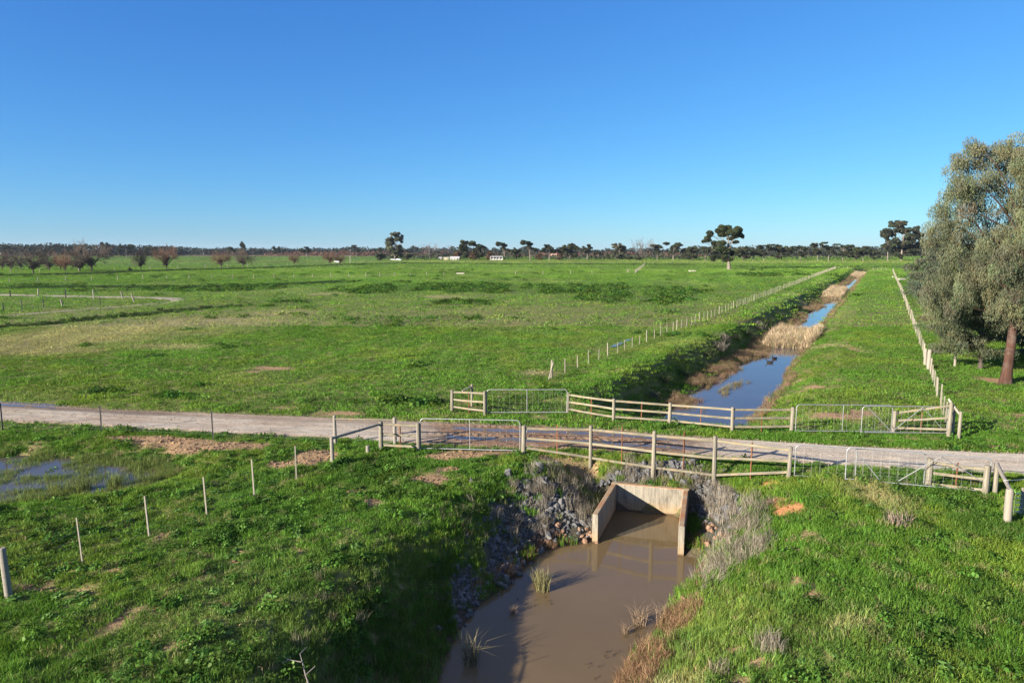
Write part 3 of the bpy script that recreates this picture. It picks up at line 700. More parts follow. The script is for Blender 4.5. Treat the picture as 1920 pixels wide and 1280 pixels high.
grass_zone('grass', 11.0, 33, .215, 1, CN, 1.0, 1.0, 'lush green grass around the near pool and gates')
grass_zone('grass', 33, 80, .46, 2, CMID, 1.0, 1.05, 'green pasture grass of the middle paddocks')
grass_zone('grass', 80, 330, 1.75, 3, CFAR, 1.25, 1.05, 'green pasture grass of the far paddocks')

grass_zone('grass', 330, 620, 5.2, 4, CFAR, 1.6, 3.4, 'green pasture grass beyond the far paddock fences')
grass_zone('grass', 620, 960, 9.0, 5, CFAR, 1.8, 6.0, 'pasture grass of the most distant fields')
def weeds(name, y0, y1, sp, seed, coll_, hmul, rs, thr, label):
    x, y = jgrid(y0, y1, sp, seed); z = gz(x, y); d, dr, w, o = masks(x, y); r = np.random.default_rng(seed + 1)
    keep = ~wet_mask(x, y, z) & (w > thr) & (d < .4) & (z > -1.2) & (r.uniform(0, 1, len(x)) < (.25 + .75 * w) * sstep(.40, .56, fbm(x / (.7 + y * .022), y / (.7 + y * .05), seed + 5)))
    x, y, z, w = x[keep], y[keep], z[keep], w[keep]; n = len(x)
    c = np.array((.060, .132, .022)) * r.uniform(.6, 1.35, n)[:, None]; c[:, 2] *= r.uniform(.8, 1.25, n); c[:, 0] *= r.uniform(.8, 1.4, n)
    q = rs * r.uniform(.6, 1.3, n); h = hmul * r.uniform(.5, 1.4, n) * (.5 + .8 * fbm(x / 1.5, y / 1.5, 7))
    return scatter(name, x, y, z, c, np.stack([q, q, h], -1), coll_, label, 'weeds', seed)
weeds('broadleaf_weeds', 11, 36, .36, 11, CLEAF, 1.3, .9, .35, 'dark green broadleaf weeds in patches near the fences')
weeds('broadleaf_weeds', 36, 95, .95, 12, CLEAFM, 1.2, 1.0, .35, 'dark green weed clumps in the middle paddock')
weeds('broadleaf_weeds', 95, 330, 2.2, 13, CLEAFM, 2.0, 2.4, .4, 'dark green weed band across the far paddock')
x, y = jgrid(11, 34, .33, 19); z = gz(x, y); d, dr, w, o = masks(x, y); r = np.random.default_rng(9)
k = ~wet_mask(x, y, z) & (z > -.9) & (d < .3) & (fbm(x / .8, y / .7, 161) > .55) & (r.uniform(0, 1, len(x)) < .55) & (rockzone(x, y) < .2)
x, y, z = x[k], y[k], z[k]; n = len(x); q = r.uniform(.45, 1.0, n)
scatter('mixed_weeds', x, y, z, np.array((.070, .150, .024)) * r.uniform(.6, 1.4, n)[:, None], np.stack([q, q, q * r.uniform(.9, 1.7, n)], -1), CLEAF, 'small leafy weeds mixed through the near grass', 'weeds', 20)
# rosettes on thin soil
x, y = jgrid(11, 34, .55, 21); z = gz(x, y); d, dr, w, o = masks(x, y); r = np.random.default_rng(5)
k = ~wet_mask(x, y, z) & (z > -.6) & (r.uniform(0, 1, len(x)) < .16 + .25 * (x < -4)) & (d < .75)
x, y, z = x[k], y[k], z[k]; n = len(x); q = r.uniform(.5, 1.25, n)
scatter('rosette_weeds', x, y, z + .02, np.array((.082, .165, .036)) * r.uniform(.7, 1.3, n)[:, None], np.stack([q, q, q], -1) * .8, CROS, 'pale green flat-leaved thistle rosettes among the grass', 'weeds', 22)

# loose soil clods on the bare patches
x, y = jgrid(17, 36, .20, 25); z = gz(x, y); d, dr, w, o = masks(x, y); r = np.random.default_rng(15)
k = ~wet_mask(x, y, z) & (d > .3) & (r.uniform(0, 1, len(x)) < d * .8) & (z > -1); x, y, z, o = x[k], y[k], z[k], o[k]; n = len(x)
CCL = bpy.data.collections.new('clods')
for i in range(3):
    me = rock_mesh(50 + i, gmat); a = me.color_attributes.new('var', 'FLOAT_COLOR', 'POINT'); a.data.foreach_set('color', np.ones(len(me.vertices) * 4, np.float32)); CCL.objects.link(bpy.data.objects.new('clod', me))
q = r.uniform(.02, .085, n) * r.uniform(.6, 1.2, n)
scatter('soil_clods', x, y, z + .005, (DIRTC + (ORC - DIRTC) * o[:, None]) * r.uniform(.6, 1.15, n)[:, None], np.stack([q * 1.3, q, q * .8], -1), CCL, 'crumbled brown soil clods on the bare patches', 'soil', 26, .5)
# loose gravel on the road
r = np.random.default_rng(17); n = 5200; x = r.uniform(-30, 24, n); lo_, up_e = road_edges(x); f = np.where(r.uniform(0, 1, n) < .6, r.choice([.06, .5, .93], n) + r.normal(0, .05, n), r.uniform(0, 1, n)).clip(.0, 1); y = lo_ + (up_e - lo_) * f
q = r.uniform(.008, .03, n); scatter('road_gravel', x, y, road_z(x, y) + .004, np.array((.36, .30, .245)) * r.uniform(.5, 1.3, n)[:, None], np.stack([q * 1.3, q, q * .8], -1), CCL, 'loose gravel stones scattered on the road', 'gravel', 27, .6)
def blob_pts(blobs, dens, seed, z0=-1.0):
    r = np.random.default_rng(seed); X = []; Y = []; K = []
    for bi, (px, py, rx, ry, zz) in enumerate(blobs):
        cx, cy = P(px, py, zz); ax = m_of(rx, cy); ay = (P(px, py - ry, zz)[1] - P(px, py + ry, zz)[1]) / 2
        n = max(3, int(dens * math.pi * ax * ay)); a = r.uniform(0, 6.283, n); q = np.sqrt(r.uniform(0, 1, n)) * r.uniform(.8, 1.15, n)
        X.append(cx + ax * q * np.cos(a)); Y.append(cy + ay * q * np.sin(a)); K.append(np.full(n, bi))
    return np.concatenate(X), np.concatenate(Y), np.concatenate(K)
GREY = [(1040, 915, 55, 24, -.6), (1095, 930, 40, 24, -.7), (990, 945, 40, 18, -.5), (1000, 905, 40, 10, -.1), (1180, 885, 30, 8, -.3), (1290, 890, 30, 12, -.4), (1240, 890, 60, 8, -.3), (1335, 915, 36, 26, -.5),
        (1375, 975, 44, 40, -.8), (1365, 1040, 50, 34, -1.0), (1345, 1075, 40, 30, -1.2), (1405, 1000, 30, 40, -.6), (1385, 1010, 45, 50, -.8), (1350, 1060, 50, 34, -1.1), (1400, 960, 34, 36, -.5), (1320, 1100, 30, 22, -1.3), (1090, 900, 50, 16, -.6), (1150, 880, 60, 8, -.3), (1330, 1110, 26, 20, -1.3), (1430, 950, 24, 16, -.2), (950, 980, 30, 14, -.9), (1450, 1215, 26, 20, 0.)]
x, y, kx = blob_pts(GREY, 5.0, 31); z = gz(x, y); r = np.random.default_rng(8); k = ~wet_mask(x, y, z) & (z > WATER + .1); x, y, z = x[k], y[k], z[k]; n = len(x)
q = r.uniform(.6, 1.15, n); c = np.array((.30, .262, .215)) * r.uniform(.55, 1.3, n)[:, None]
xs2, ys2, kx = blob_pts([(650, 1130, 80, 50, -.1), (760, 1090, 80, 60, -.6), (850, 1000, 60, 50, -.6), (740, 1220, 80, 50, -.5), (580, 1200, 60, 40, .1), (880, 960, 50, 30, -.3)], 1.3, 36)
zs2 = gz(xs2, ys2); n2 = len(xs2); q2 = r.uniform(.5, 1.0, n2)
xd, yd, kx = blob_pts([(1135, 1245, 50, 34, WATER), (1180, 1205, 30, 22, WATER), (880, 1180, 16, 40, WATER), (1000, 1130, 40, 16, WATER), (900, 1110, 12, 26, WATER)], 9, 39)
qd = np.random.default_rng(4).uniform(.12, .32, len(xd)); scatter('floating_debris', xd, yd, np.full(len(xd), WATER + .005), np.array((.10, .075, .05)) * np.random.default_rng(5).uniform(.5, 1.5, len(xd))[:, None], np.stack([qd, qd, qd * .35], -1), CDRY, 'dark drowned stems and debris floating along the edges of the muddy pool', 'debris', 40, .5)
scatter('dry_weeds', xs2, ys2, zs2, np.array((.21, .185, .135)) * r.uniform(.5, 1.2, n2)[:, None], np.stack([q2 * .9, q2 * .9, q2], -1), CDRY, 'sparse dead stalks standing on the shaded left bank of the pool', 'dead weeds', 37, .25)
scatter('dry_weeds', x, y, z, c, np.stack([q, q, q * r.uniform(.8, 1.4, n)], -1), CDRY, 'tall dead grey weeds growing through the rip-rap round the culvert', 'dead weeds', 33, .22)
# rusty dead vegetation along the near shore
r = np.random.default_rng(12); t = r.uniform(0, 1, 2600); X = r.uniform(-5.5, 8.5, 26000); Y = r.uniform(12, 24.5, 26000); d = poly_dist(X, Y, SHORE)
k = (d > .02) & (d < .55 + .5 * (X > 2)) & (r.uniform(0, 1, 26000) < .16 + .3 * ((X > 2) & (Y < 19))) & (fbm(X / .7, Y / .7, 151) > .47 - .06 * ((X > 2) & (Y < 16.5)))
X, Y = X[k], Y[k]; z = gz(X, Y); n = len(X); q = r.uniform(.4, .8, n) * (1 + .5 * ((X > 2) & (Y < 19)))
c = np.array((.30, .185, .115)) * r.uniform(.5, 1.25, n)[:, None]
scatter('dead_bank_grass', X, Y, z, c, np.stack([q, q, q * .75], -1), CDRY, 'rusty brown dead grass along the edge of the muddy pool', 'dead grass', 34, .3)
# darker tall grass on the steep left bank
# far channel margins: reddish dead sedge
r = np.random.default_rng(14); s = r.uniform(-1, 300, 60000) ** 1.0; s = -1 + 301 * r.uniform(0, 1, 16000) ** 1.9; side = r.uniform(0, 1, 16000) < .62
t = np.where(side, TL(s) + r.normal(-.30, .55, 16000) + (fbm(s / 5, s * 0, 3) - .5) * 2.2, TR(s) + r.normal(.45, .45, 16000) + (fbm(s / 6, s * 0, 4) - .5) * .8)
isl = (r.uniform(0, 1, 16000) < .035) & (s < 23) & (s > 5); t = np.where(isl, TL(s) + 1.2 + (fbm(s / 4, s * 0, 9)) * 2.2 + r.normal(0, .25, 16000), t)
k = (fbm(s / 2.2, t / 1.2, 152) > .47) | isl
k &= ~(isl & (fbm(s / 3, s * 0, 153) < .5)); k &= (np.abs(t) < 50)
s, t, isl = s[k], t[k], isl[k]
X = OX + s * UX + t * VX; Y = OY + s * UY + t * VY; z = gz(X, Y); k = (z < -1.42) & (road_in(X, Y) < 0) & ~((s < 13) & (t < -1) & (fbm(s / 2., s * 0, 12) > .38)) & ~((s > 25) & (s < 34) & (t > -1.9) & (t < 1)); X, Y, z, s, isl = X[k], Y[k], z[k], s[k], isl[k]; n = len(X)
q = r.uniform(.6, 1.1, n) * (1 + s / 420); c = np.array((.27, .175, .125)) * r.uniform(.55, 1.3, n)[:, None]; c = np.where((r.uniform(0, 1, n) < .40)[:, None] | isl[:, None], np.array((.22, .19, .10)) * r.uniform(.6, 1.2, n)[:, None], c)
scatter('dead_channel_sedge', X, Y, np.maximum(z, WATER - .05), c, np.stack([q, q, q * .8], -1), CDRY, 'reddish brown dead sedge lining both edges of the long channel', 'dead sedge', 35, .3)
# reed beds
for i, (s0, s1, n, tl, tr, hm, lab) in enumerate(((42, 58, 620, -3.2, 1.8, .95, 'dense pale tan reed bed filling the channel beyond the first stretch of water'), (128, 168, 800, -3.3, .1, .95, 'second pale reed bed farther up the channel'), (262, 312, 800, -2.6, 1.0, .9, 'most distant reed bed near the end of the channel'))):
    r = np.random.default_rng(60 + i); s = r.uniform(s0, s1, n); t = r.uniform(0, 1, n) * (tr - tl) + tl + (fbm(s / 3, s * 0, 8) - .5)
    X = OX + s * UX + t * VX; Y = OY + s * UY + t * VY; z = np.maximum(gz(X, Y), WATER - .1); q = r.uniform(.8, 1.2, n) * (1 + s0 / 300)
    e = np.clip(np.minimum(s - s0, s1 - s) / 3 + .5, .4, 1)
    c = np.array((.50, .39, .275)) * r.uniform(.5, 1.25, n)[:, None]
    scatter('reeds', X, Y, z, c, np.stack([q, q, hm * r.uniform(.7, 1.15, n) * e], -1), CREED, lab, 'reeds', 70 + i, .08)
# dark rushes in the old ditch at left and dark line under the willows
def line_pts(pts, n, w, seed):
    r = np.random.default_rng(seed); pts = np.array(pts); seg = np.hypot(*np.diff(pts, axis=0).T); cum = np.r_[0, np.cumsum(seg)]; q = r.uniform(0, cum[-1], n)
    return np.interp(q, cum, pts[:, 0]) + r.normal(0, w, n), np.interp(q, cum, pts[:, 1]) + r.normal(0, w, n), r
X, Y, r = line_pts(DITCH, 2600, .75, 44); z = gz(X, Y); n = len(X); q = r.uniform(.6, 1.1, n)
scatter('ditch_rushes', X, Y, z, np.array((.045, .075, .028)) * r.uniform(.5, 1.4, n)[:, None], np.stack([q, q, q * .9], -1), CTWIG, 'dark green rushes filling the old ditch in the left paddock', 'rushes', 45)
LINES = [([P(-300, 523), P(0, 517), P(150, 514.5), P(330, 507), P(460, 504), P(640, 497), P(760, 493.5), P(900, 495), P(1300, 496.5)], 2600, 1.5, 1.3, 'low dark rushes along the drain below the willow row'), ([P(1330, 499.5), P(1500, 501), P(1680, 500)], 500, 1.5, 1.0, 'low dark rushes along the far end of the channel paddock'),
         ([P(0, 540), P(180, 538), P(420, 539), P(640, 528)], 900, 2.0, .7, 'low dark rushes beyond the dirt track')]
for i, (pts, n, w, hm, lab) in enumerate(LINES):
    X, Y, r = line_pts(pts, n, w, 50 + i); z = gz(X, Y); q = r.uniform(.9, 1.8, n)
    scatter('drain_rushes', X, Y, z, np.array((.040, .075, .030)) * r.uniform(.6, 1.4, n)[:, None], np.stack([q, q, hm * r.uniform(.5, 1.1, n)], -1), CTWIG, lab, 'rushes', 55 + i)

# ------------------------------------------------------------------ timber, pipe and wire
post_m = simple_noise_mat('weathered_post', (.115, .104, .078), (.235, .215, .165), 9, .9, (1, 1, .16), .55, .012, 'Object', (.30, .27, .22))
rail_m = simple_noise_mat('weathered_rail', (.125, .110, .078), (.250, .230, .165), 9, .9, (.12, 1, 1), .4, .008, 'Object', (.30, .22, .13))
greyw_m = simple_noise_mat('grey_timber', (.17, .155, .13), (.34, .31, .26), 9, .9, (1, 1, .16), .5, .01, 'Object')
pale_m = simple_noise_mat('pale_picket_timber', (.18, .165, .125), (.32, .295, .235), 7, .9, (1, 1, .2), .3, .01, 'Object')
galv_m = simple_noise_mat('galvanised_pipe', (.27, .28, .285), (.42, .43, .43), 14, .42, (1, 1, 1), .1, .004, 'Object', spec=.5, metal=.55)
wire_m = simple_noise_mat('fence_wire', (.17, .17, .165), (.30, .30, .29), 20, .6, metal=.3)
rust_m = simple_noise_mat('rusty_steel', (.11, .045, .022), (.22, .10, .05), 18, .85)
steel_m = simple_noise_mat('dark_steel_picket', (.05, .05, .05), (.11, .105, .10), 18, .7)
rope_m = simple_noise_mat('white_rope', (.62, .60, .56), (.80, .78, .74), 30, .9)
concr_m = simple_noise_mat('pale_trough_concrete', (.34, .32, .25), (.48, .45, .36), 6, .9)

def round_post_mesh(seed, mat, r=1.0, seg=14):
    """unit post: 1 m tall above its origin, radius 1 (scaled by the object), domed and slightly crooked"""
    rr = random.Random(seed); mb = MB(); zs = (-.30, 0, .25, .5, .75, .965, 1.0); vs = []; ph = rr.uniform(0, 6)
    for i, z in enumerate(zs):
        rad = (1.06 - .07 * max(z, 0)) * (.80 if i == 6 else 1); cx = .10 * math.sin(ph + z * 2.2); cy = .10 * math.cos(ph * 1.7 + z * 2)
        for k in range(seg):
            a = 2 * math.pi * k / seg; q = rad * (1 + .05 * math.sin(3 * a + ph) + rr.uniform(-.03, .03)); vs.append((cx + q * math.cos(a), cy + q * math.sin(a), z))
    fs = [(i * seg + k, i * seg + (k + 1) % seg, (i + 1) * seg + (k + 1) % seg, (i + 1) * seg + k) for i in range(6) for k in range(seg)]
    mb.add(vs, fs, True); mb.add(vs[-seg:], [tuple(range(seg))]); return mb.mesh('post', mat)
def picket_mesh(mat, name='picket'):
    """unit star picket / dropper: three-winged section"""
    mb = MB(); 
    for a in (0, 2.1, 4.2):
        c, s_ = math.cos(a), math.sin(a); n = (-s_ * .18, c * .18)
        vs = [(n[0], n[1], -.2), (c + n[0], s_ + n[1], -.2), (c - n[0], s_ - n[1], -.2), (-n[0], -n[1], -.2)]; vs += [(x, y, 1.0) for x, y, z in vs]
        mb.add(vs, [(0, 1, 5, 4), (1, 2, 6, 5), (2, 3, 7, 6), (4, 5, 6, 7)])
    return mb.mesh(name, mat)
def slat_mesh(mat, name='dropper'):
    mb = MB(); vs = []
    for z, w in ((-.25, 1), (.5, .96), (.985, .92), (1.0, .75)):
        vs += [(-w, -.6 * w, z), (w, -.6 * w, z), (w * .95, .6 * w, z), (-w * .95, .6 * w, z)]
    mb.add(vs, [(i * 4 + k, i * 4 + (k + 1) % 4, i * 4 + 4 + (k + 1) % 4, i * 4 + 4 + k) for i in range(3) for k in range(4)] + [(12, 13, 14, 15)])
    return mb.mesh(name, mat)
POSTM = [round_post_mesh(i, post_m) for i in range(4)]; GREYP = [round_post_mesh(10 + i, greyw_m) for i in range(3)]; PALEP = [round_post_mesh(20 + i, pale_m, seg=8) for i in range(3)]
PICK_R = picket_mesh(rust_m); PICK_S = picket_mesh(steel_m); SLAT = slat_mesh(pale_m)
def place(name, me, parent, x, y, z, h, r, lean=(0, 0)):
    o = add_obj(name, me, parent); L0 = parent.location
    o.location = (x - L0.x, y - L0.y, z - L0.z); o.scale = (r, r, h); o.rotation_euler = (lean[0], lean[1], random.uniform(0, 6)); return o
def px_post(parent, name, me, px, pyb, pyt, r, lean_px=0, zb=None):
    x, y = P(px, pyb, 0); z = g1(x, y) if zb is None else zb
    h = m_of(pyb - pyt, y) * 1.0 - z
    h = max(h, .2); z0 = z
    dx = m_of(lean_px, y)
    o = add_obj(name, me, parent); L0 = parent.location; o.location = (x - L0.x, y - L0.y, z0 - L0.z); o.scale = (r, r, h); o.rotation_euler = (0, math.atan2(dx, h), 0)
    return Vector((x, y, z0)), h
def rail(parent, a, b, mat, w=.045, h=.10, name='rail', sag=0.0, roundr=None):
    """a plank (or round pole) between two world points; grain runs along local X"""
    a, b = Vector(a), Vector(b); Ln = (b - a).length; mb = MB(); n = 7
    if roundr: mb.tube([(Ln * i / (n - 1), 0, sag * math.sin(i / (n - 1) * math.pi)) for i in range(n)], [roundr * (1 - .15 * i / (n - 1)) for i in range(n)], 10)
    else:
        vs = []
        for i in range(n):
            x = Ln * i / (n - 1); dz = sag * math.sin(i / (n - 1) * math.pi) + random.uniform(-.004, .004); k = h / 2 * (1 + random.uniform(-.05, .05)); c = .25 * w
            for yy, zz in ((-w / 2 + c, -k), (w / 2, -k), (w / 2, k), (-w / 2 + c, k), (-w / 2, k - c), (-w / 2, -k + c)): vs.append((x, yy, zz + dz))
        fs = [(i * 6 + k, i * 6 + (k + 1) % 6, i * 6 + 6 + (k + 1) % 6, i * 6 + 6 + k) for i in range(n - 1) for k in range(6)] + [(5, 4, 3, 2, 1, 0), tuple(range(6 * n - 6, 6 * n))]
        mb.add(vs, fs)
    o = mb.build(name, mat, parent); o.location = a - parent.location
    d = (b - a).normalized(); yv = Vector((0, 0, 1)).cross(d); yv = yv.normalized() if yv.length > 1e-4 else Vector((0, 1, 0)); zv = d.cross(yv)
    o.rotation_euler = Matrix((d, yv, zv)).transposed().to_euler(); return o
def wires(parent, pts, heights, name='wires', mat=None, r=.0025, sag=.02):
    mb = MB(); L0 = parent.location
    for hz in heights:
        for a, b in zip(pts[:-1], pts[1:]):
            p = [Vector(a).lerp(Vector(b), k / 3) + Vector((0, 0, hz - sag * math.sin(k / 3 * math.pi))) - L0 for k in range(4)]
            mb.tube(p, r, 3, False)
    return mb.build(name, mat or wire_m, parent)
SUNV = Vector((0.0, -1.0, 0))
def rail_fence(name, label, cat, group, posts, bays, pickets=True, fr=(.90, .56, .22), r=.085, off=-.095, railmats=None):
    p0 = P(posts[0][0], posts[0][1]); root = empty(name, (p0[0], p0[1], g1(*p0)), label, cat, group); info = []
    for i, (px, pb, pt) in enumerate(posts):
        info.append(px_post(root, 'post', POSTM[i % 4], px, pb, pt, r * random.uniform(.92, 1.06)))
    for (i, j) in bays:
        (a, ha), (b, hb) = info[i], info[j]; d = (b - a).normalized(); nrm = Vector((d.y, -d.x, 0)); nrm = nrm if nrm.y < 0 else -nrm
        for f in fr:
            A = a + nrm * (-off * 0 + .0) + Vector((0, 0, ha * f)); B = b + Vector((0, 0, hb * f)); ofs = d * .06
            rail(root, A + ofs, B - ofs, rail_m, .05, .105, sag=random.uniform(-.02, .01))
        if pickets:
            m = (a + b) / 2 - nrm * .075; place('picket', PICK_R, root, m.x, m.y, g1(m.x, m.y) , (ha + hb) / 2 * .93, .032)
    return root, info
rail_fence('rail_fence', 'long weathered three-rail timber fence on the near side of the road above the culvert', 'fence', None,
           [(982, 852, 796), (1107, 855, 796), (1225, 872, 806), (1339, 878, 815), (1479, 897, 835)], [(0, 1), (1, 2), (2, 3), (3, 4)])
rail_fence('rail_fence', 'three-rail timber fence on the far side of the road in front of the blue channel', 'fence', None,
           [(1065, 775, 735), (1150, 794, 746), (1255, 800, 754), (1372, 811, 762), (1484, 810, 762)], [(0, 1), (1, 2), (2, 3), (3, 4)])
rt, inf = rail_fence('rail_fence', 'short three-rail panel right of the overlapping pipe gates beside the far right post', 'fence', None, [(1675, 811, 769), (1778, 820, 753)], [(0, 1)])
pa, ha = px_post(rt, 'post', POSTM[1], 1797, 823, 770, .075)
a0, h0 = inf[1]
rail(rt, a0 + Vector((.05, .3, h0 * 1.0 + .1)), pa + Vector((0, 0, ha * .86)), greyw_m, roundr=.06, name='rail')
px_post(rt, 'post', GREYP[0], 1786, 818, 768, .05)
rt, inf = rail_fence('rail_fence', 'short three-rail panel with a dark brace behind it left of the far pipe gate', 'fence', None, [(848, 771, 730), (909, 778, 732)], [(0, 1)])
pa, ha = px_post(rt, 'post', POSTM[2], 885, 760, 719, .07)
rail(rt, inf[0][0] + Vector((.5, 1.0, .35 + .6)), pa + Vector((0, 0, ha * .9)), greyw_m, roundr=.05, name='brace')
rt, inf = rail_fence('rail_fence', 'short three-rail panel left of the near pipe gate with a sloping brace', 'fence', None, [(715, 843, 788), (785, 847, 791)], [(0, 1)], True, (.90, .55, .18), .10)
pb, hb = px_post(rt, 'post', GREYP[1], 624, 879, 817, .075)
rail(rt, pb + Vector((0, 0, hb * .95)), inf[0][0] + Vector((0, 0, inf[0][1] * .90)), greyw_m, roundr=.06, name='brace')
mbk = MB(); A = inf[0][0] + Vector((-.05, -.02, .25)); B = inf[1][0] + Vector((-.25, -.02, .85)); mbk.tube([Vector(v) - rt.location for v in (A, (A + B) / 2 + Vector((.1, -.05, -.02)), B)], .011, 5); mbk.build('brace_wire', wire_m, rt)
rt = empty('strainer_fence', (*P(629, 833), 0), 'two grey posts joined by a pale top rail at the near road edge', 'fence')
p1, h1 = px_post(rt, 'post', GREYP[2], 629, 834, 777, .075); p2, h2 = px_post(rt, 'post', GREYP[0], 741, 833, 781, .085)
rail(rt, p1 + Vector((0, 0, h1 * .88)), p2 + Vector((0, 0, h2 * .90)), rail_m, roundr=.055)
mbk = MB(); mbk.tube([p1 + Vector((0, 0, h1 * .85)) - rt.location, p2 + Vector((0, 0, .15)) - rt.location], .005, 4); mbk.build('brace_wire', wire_m, rt)
# right end of the near line
rt, inf = rail_fence('rail_fence', 'three-rail panel at the right end of the near gates standing in tall green weeds', 'fence', None, [(1740, 915, 857), (1846, 928, 870)], [(0, 1)], True, (.86, .52, .15), .105)
p1, h1 = px_post(rt, 'post', POSTM[3], 1864, 926, 866, .085)
p2, h2 = px_post(rt, 'post', GREYP[1], 1888, 982, 914, .115)
rail(rt, p1 + Vector((0, 0, h1 * .96)), p2 + Vector((0, 0, h2 * .97)), greyw_m, roundr=.075, name='brace')
mbk = MB()
A = p1.lerp(p2, .72) + Vector((0, 0, h1 * .96)); B = Vector((*P(1925, 940, 0), 0)) + Vector((.3, 0, 1.0))
rope = MB(); c0 = p1.lerp(p2, .72) + Vector((0, 0, h1 * .98))
rope.tube([c0 + Vector((.09 * math.cos(a), .03, .09 * math.sin(a))) for a in np.linspace(-1.0, 2.6, 9)], .010, 5); rope.tube([c0 + Vector((.05, .0, .08)), c0.lerp(B, .5) + Vector((0, 0, -.03)), B], .010, 5)
tag(rope.build('rope', rope_m), 'white rope looped over the sloping brace at the right end of the near fence', 'rope')
rt = empty('end_post', (*P(1915, 962), 0), 'pale square-topped post wrapped with white netting at the right edge', 'post')
q, hq = px_post(rt, 'post', slat_mesh(pale_m, 'post'), 1914, 968, 912, .055)
mbk = MB()
for k in range(5):
    z = .2 + .16 * k; mbk.tube([q - rt.location + Vector((-.30, -.05, z + .05)), q - rt.location + Vector((-.05, -.06, z - .03))], .012, 4); mbk.tube([q - rt.location + Vector((-.30, -.05, z - .04)), q - rt.location + Vector((-.1, -.06, z + .06))], .008, 4)
mbk.build('netting', rope_m, rt)

# ------------------------------------------------------------------ pipe gates
def pipe_gate(label, pa, pb, h, zb, stiles=(), braces=(), mesh=True, flip=False):
    a = Vector((*pa, 0)); b = Vector((*pb, 0)); a.z = zb[0]; b.z = zb[1]; d = (b - a); W = d.length; d.normalize(); upv = Vector((0, 0, 1))
    root = empty('pipe_gate', a, label, 'gate')
    Q = lambda f, z: d * (f * W) + upv * (z * h)
    r = .16; pr = .021; mb = MB()
    arc = lambda cx, a0, a1: [d * (cx + r * math.cos(t)) + upv * (h - r + r * math.sin(t)) for t in np.linspace(a0, a1, 6)]
    mb.tube([Q(0, 0)] + arc(r, math.pi, math.pi / 2) + arc(W - r, math.pi / 2, 0) + [Q(1, 0)], pr, 10)
    mb.tube([Q(0, .02), Q(1, .02)], pr, 10); mb.build('frame', galv_m, root)
    for f in stiles: m = MB(); m.tube([Q(f, .03), Q(f, .985)], pr * .9, 8); m.build('stile', galv_m, root)
    for f0, z0, f1, z1 in braces: m = MB(); m.tube([Q(f0, z0), Q(f1, z1)], pr * .75, 8); m.build('brace', galv_m, root)
    if mesh:
        m = MB(); 
        for z in (.10, .20, .31, .43, .56, .70, .85): m.tube([Q(.005, z), Q(.5, z - .004), Q(.995, z)], .0028, 3, False)
        nv = int(W / .30)
        for i in range(1, nv): m.tube([Q(i / nv, .03), Q(i / nv, .97)], .0028, 3, False)
        m.build('wire_mesh', wire_m, root)
    m = MB()
    for z in (.15, .85): m.tube([Q(0, z) - d * .07, Q(0, z) + d * .02], .014, 6)
    m.build('hinge', galv_m, root)
    return root
def PG(px, py): return P(px, py, 0)
def gate_px(label, x0, yb0, x1, yb1, hpx0, **k):
    a = PG(x0, yb0); b = PG(x1, yb1); h = m_of(hpx0, a[1]) 
    za, zb_ = max(g1(*a), .0) + .10, max(g1(*b), .0) + .10
    return pipe_gate(label, a, b, h, (za, zb_), **k)
gate_px('galvanised pipe gate in the near fence with muddy tyre ruts seen behind it', 789, 845, 975, 851, 58, stiles=(.5,))
gate_px('galvanised pipe gate on the far side of the road with leafy weeds behind it', 913, 777, 1063, 777, 44, stiles=(.5,))
gate_px('plain galvanised pipe gate left half of the overlapping pair beside the channel', 1491, 813, 1670, 815, 51, stiles=(.49,))
gate_px('braced galvanised pipe gate right half of the overlapping pair beside the channel', 1614, 816, 1774, 817, 51, stiles=(), braces=((.06, .96, .36, .04), (.36, .04, .70, .97), (.70, .97, .94, .2)))
gate_px('plain galvanised pipe gate left half of the overlapping pair half buried in green weeds', 1489, 897, 1731, 915, 60, stiles=(.48,))
gate_px('braced galvanised pipe gate right half of the overlapping pair half buried in green weeds', 1584, 909, 1853, 928, 62, braces=((.05, .96, .24, .1), (.38, .1, .66, .95), (.66, .95, .95, .3)))

# ------------------------------------------------------------------ wire fences
def wire_fence(name, label, items, heights, wire_r=.0025, through=None, group=None, wz=True):
    x0, y0 = items[0][1]; root = empty(name, (x0, y0, 0), label, 'fence', group); pts = []
    for kind, (x, y), h, r, lean in items:
        z = g1(x, y); me, nm = {'g': (random.choice(GREYP), 'post'), 'p': (random.choice(POSTM), 'post'), 'w': (random.choice(PALEP), 'post'), 's': (PICK_S, 'picket'), 'd': (SLAT, 'dropper'), 'r': (PICK_R, 'picket')}[kind]
        o = add_obj(nm, me, root); o.location = (x - x0, y - y0, z); o.scale = (r, r, h); o.rotation_euler = (random.uniform(-.02, .02), lean, random.uniform(-.3, .3)); pts.append((x, y, z))
    if wz: wires(root, pts, heights, r=wire_r)
    return root
def pxi(kind, px, pb, pt, r, lean=0):
    x, y = P(px, pb); return (kind, (x, y), m_of(pb - pt, y), r, lean)
wire_fence('wire_fence', 'wire fence with one thick round post and thin pale droppers across the near left paddock',
           [pxi('d', -150, 1190, 1090, .028), pxi('g', 16, 1113, 1016, .085, -.03), pxi('d', 155, 1057, 968, .022, -.05), pxi('d', 280, 1008, 928, .028, -.03), pxi('d', 388, 967, 891, .026, -.02), pxi('d', 477, 934, 862, .026, -.02), pxi('d', 556, 905, 836, .026, 0), ('g', P(623, 876), 1.0, .02, 0)],
           (.2, .4, .6, .8, 1.0, 1.15))
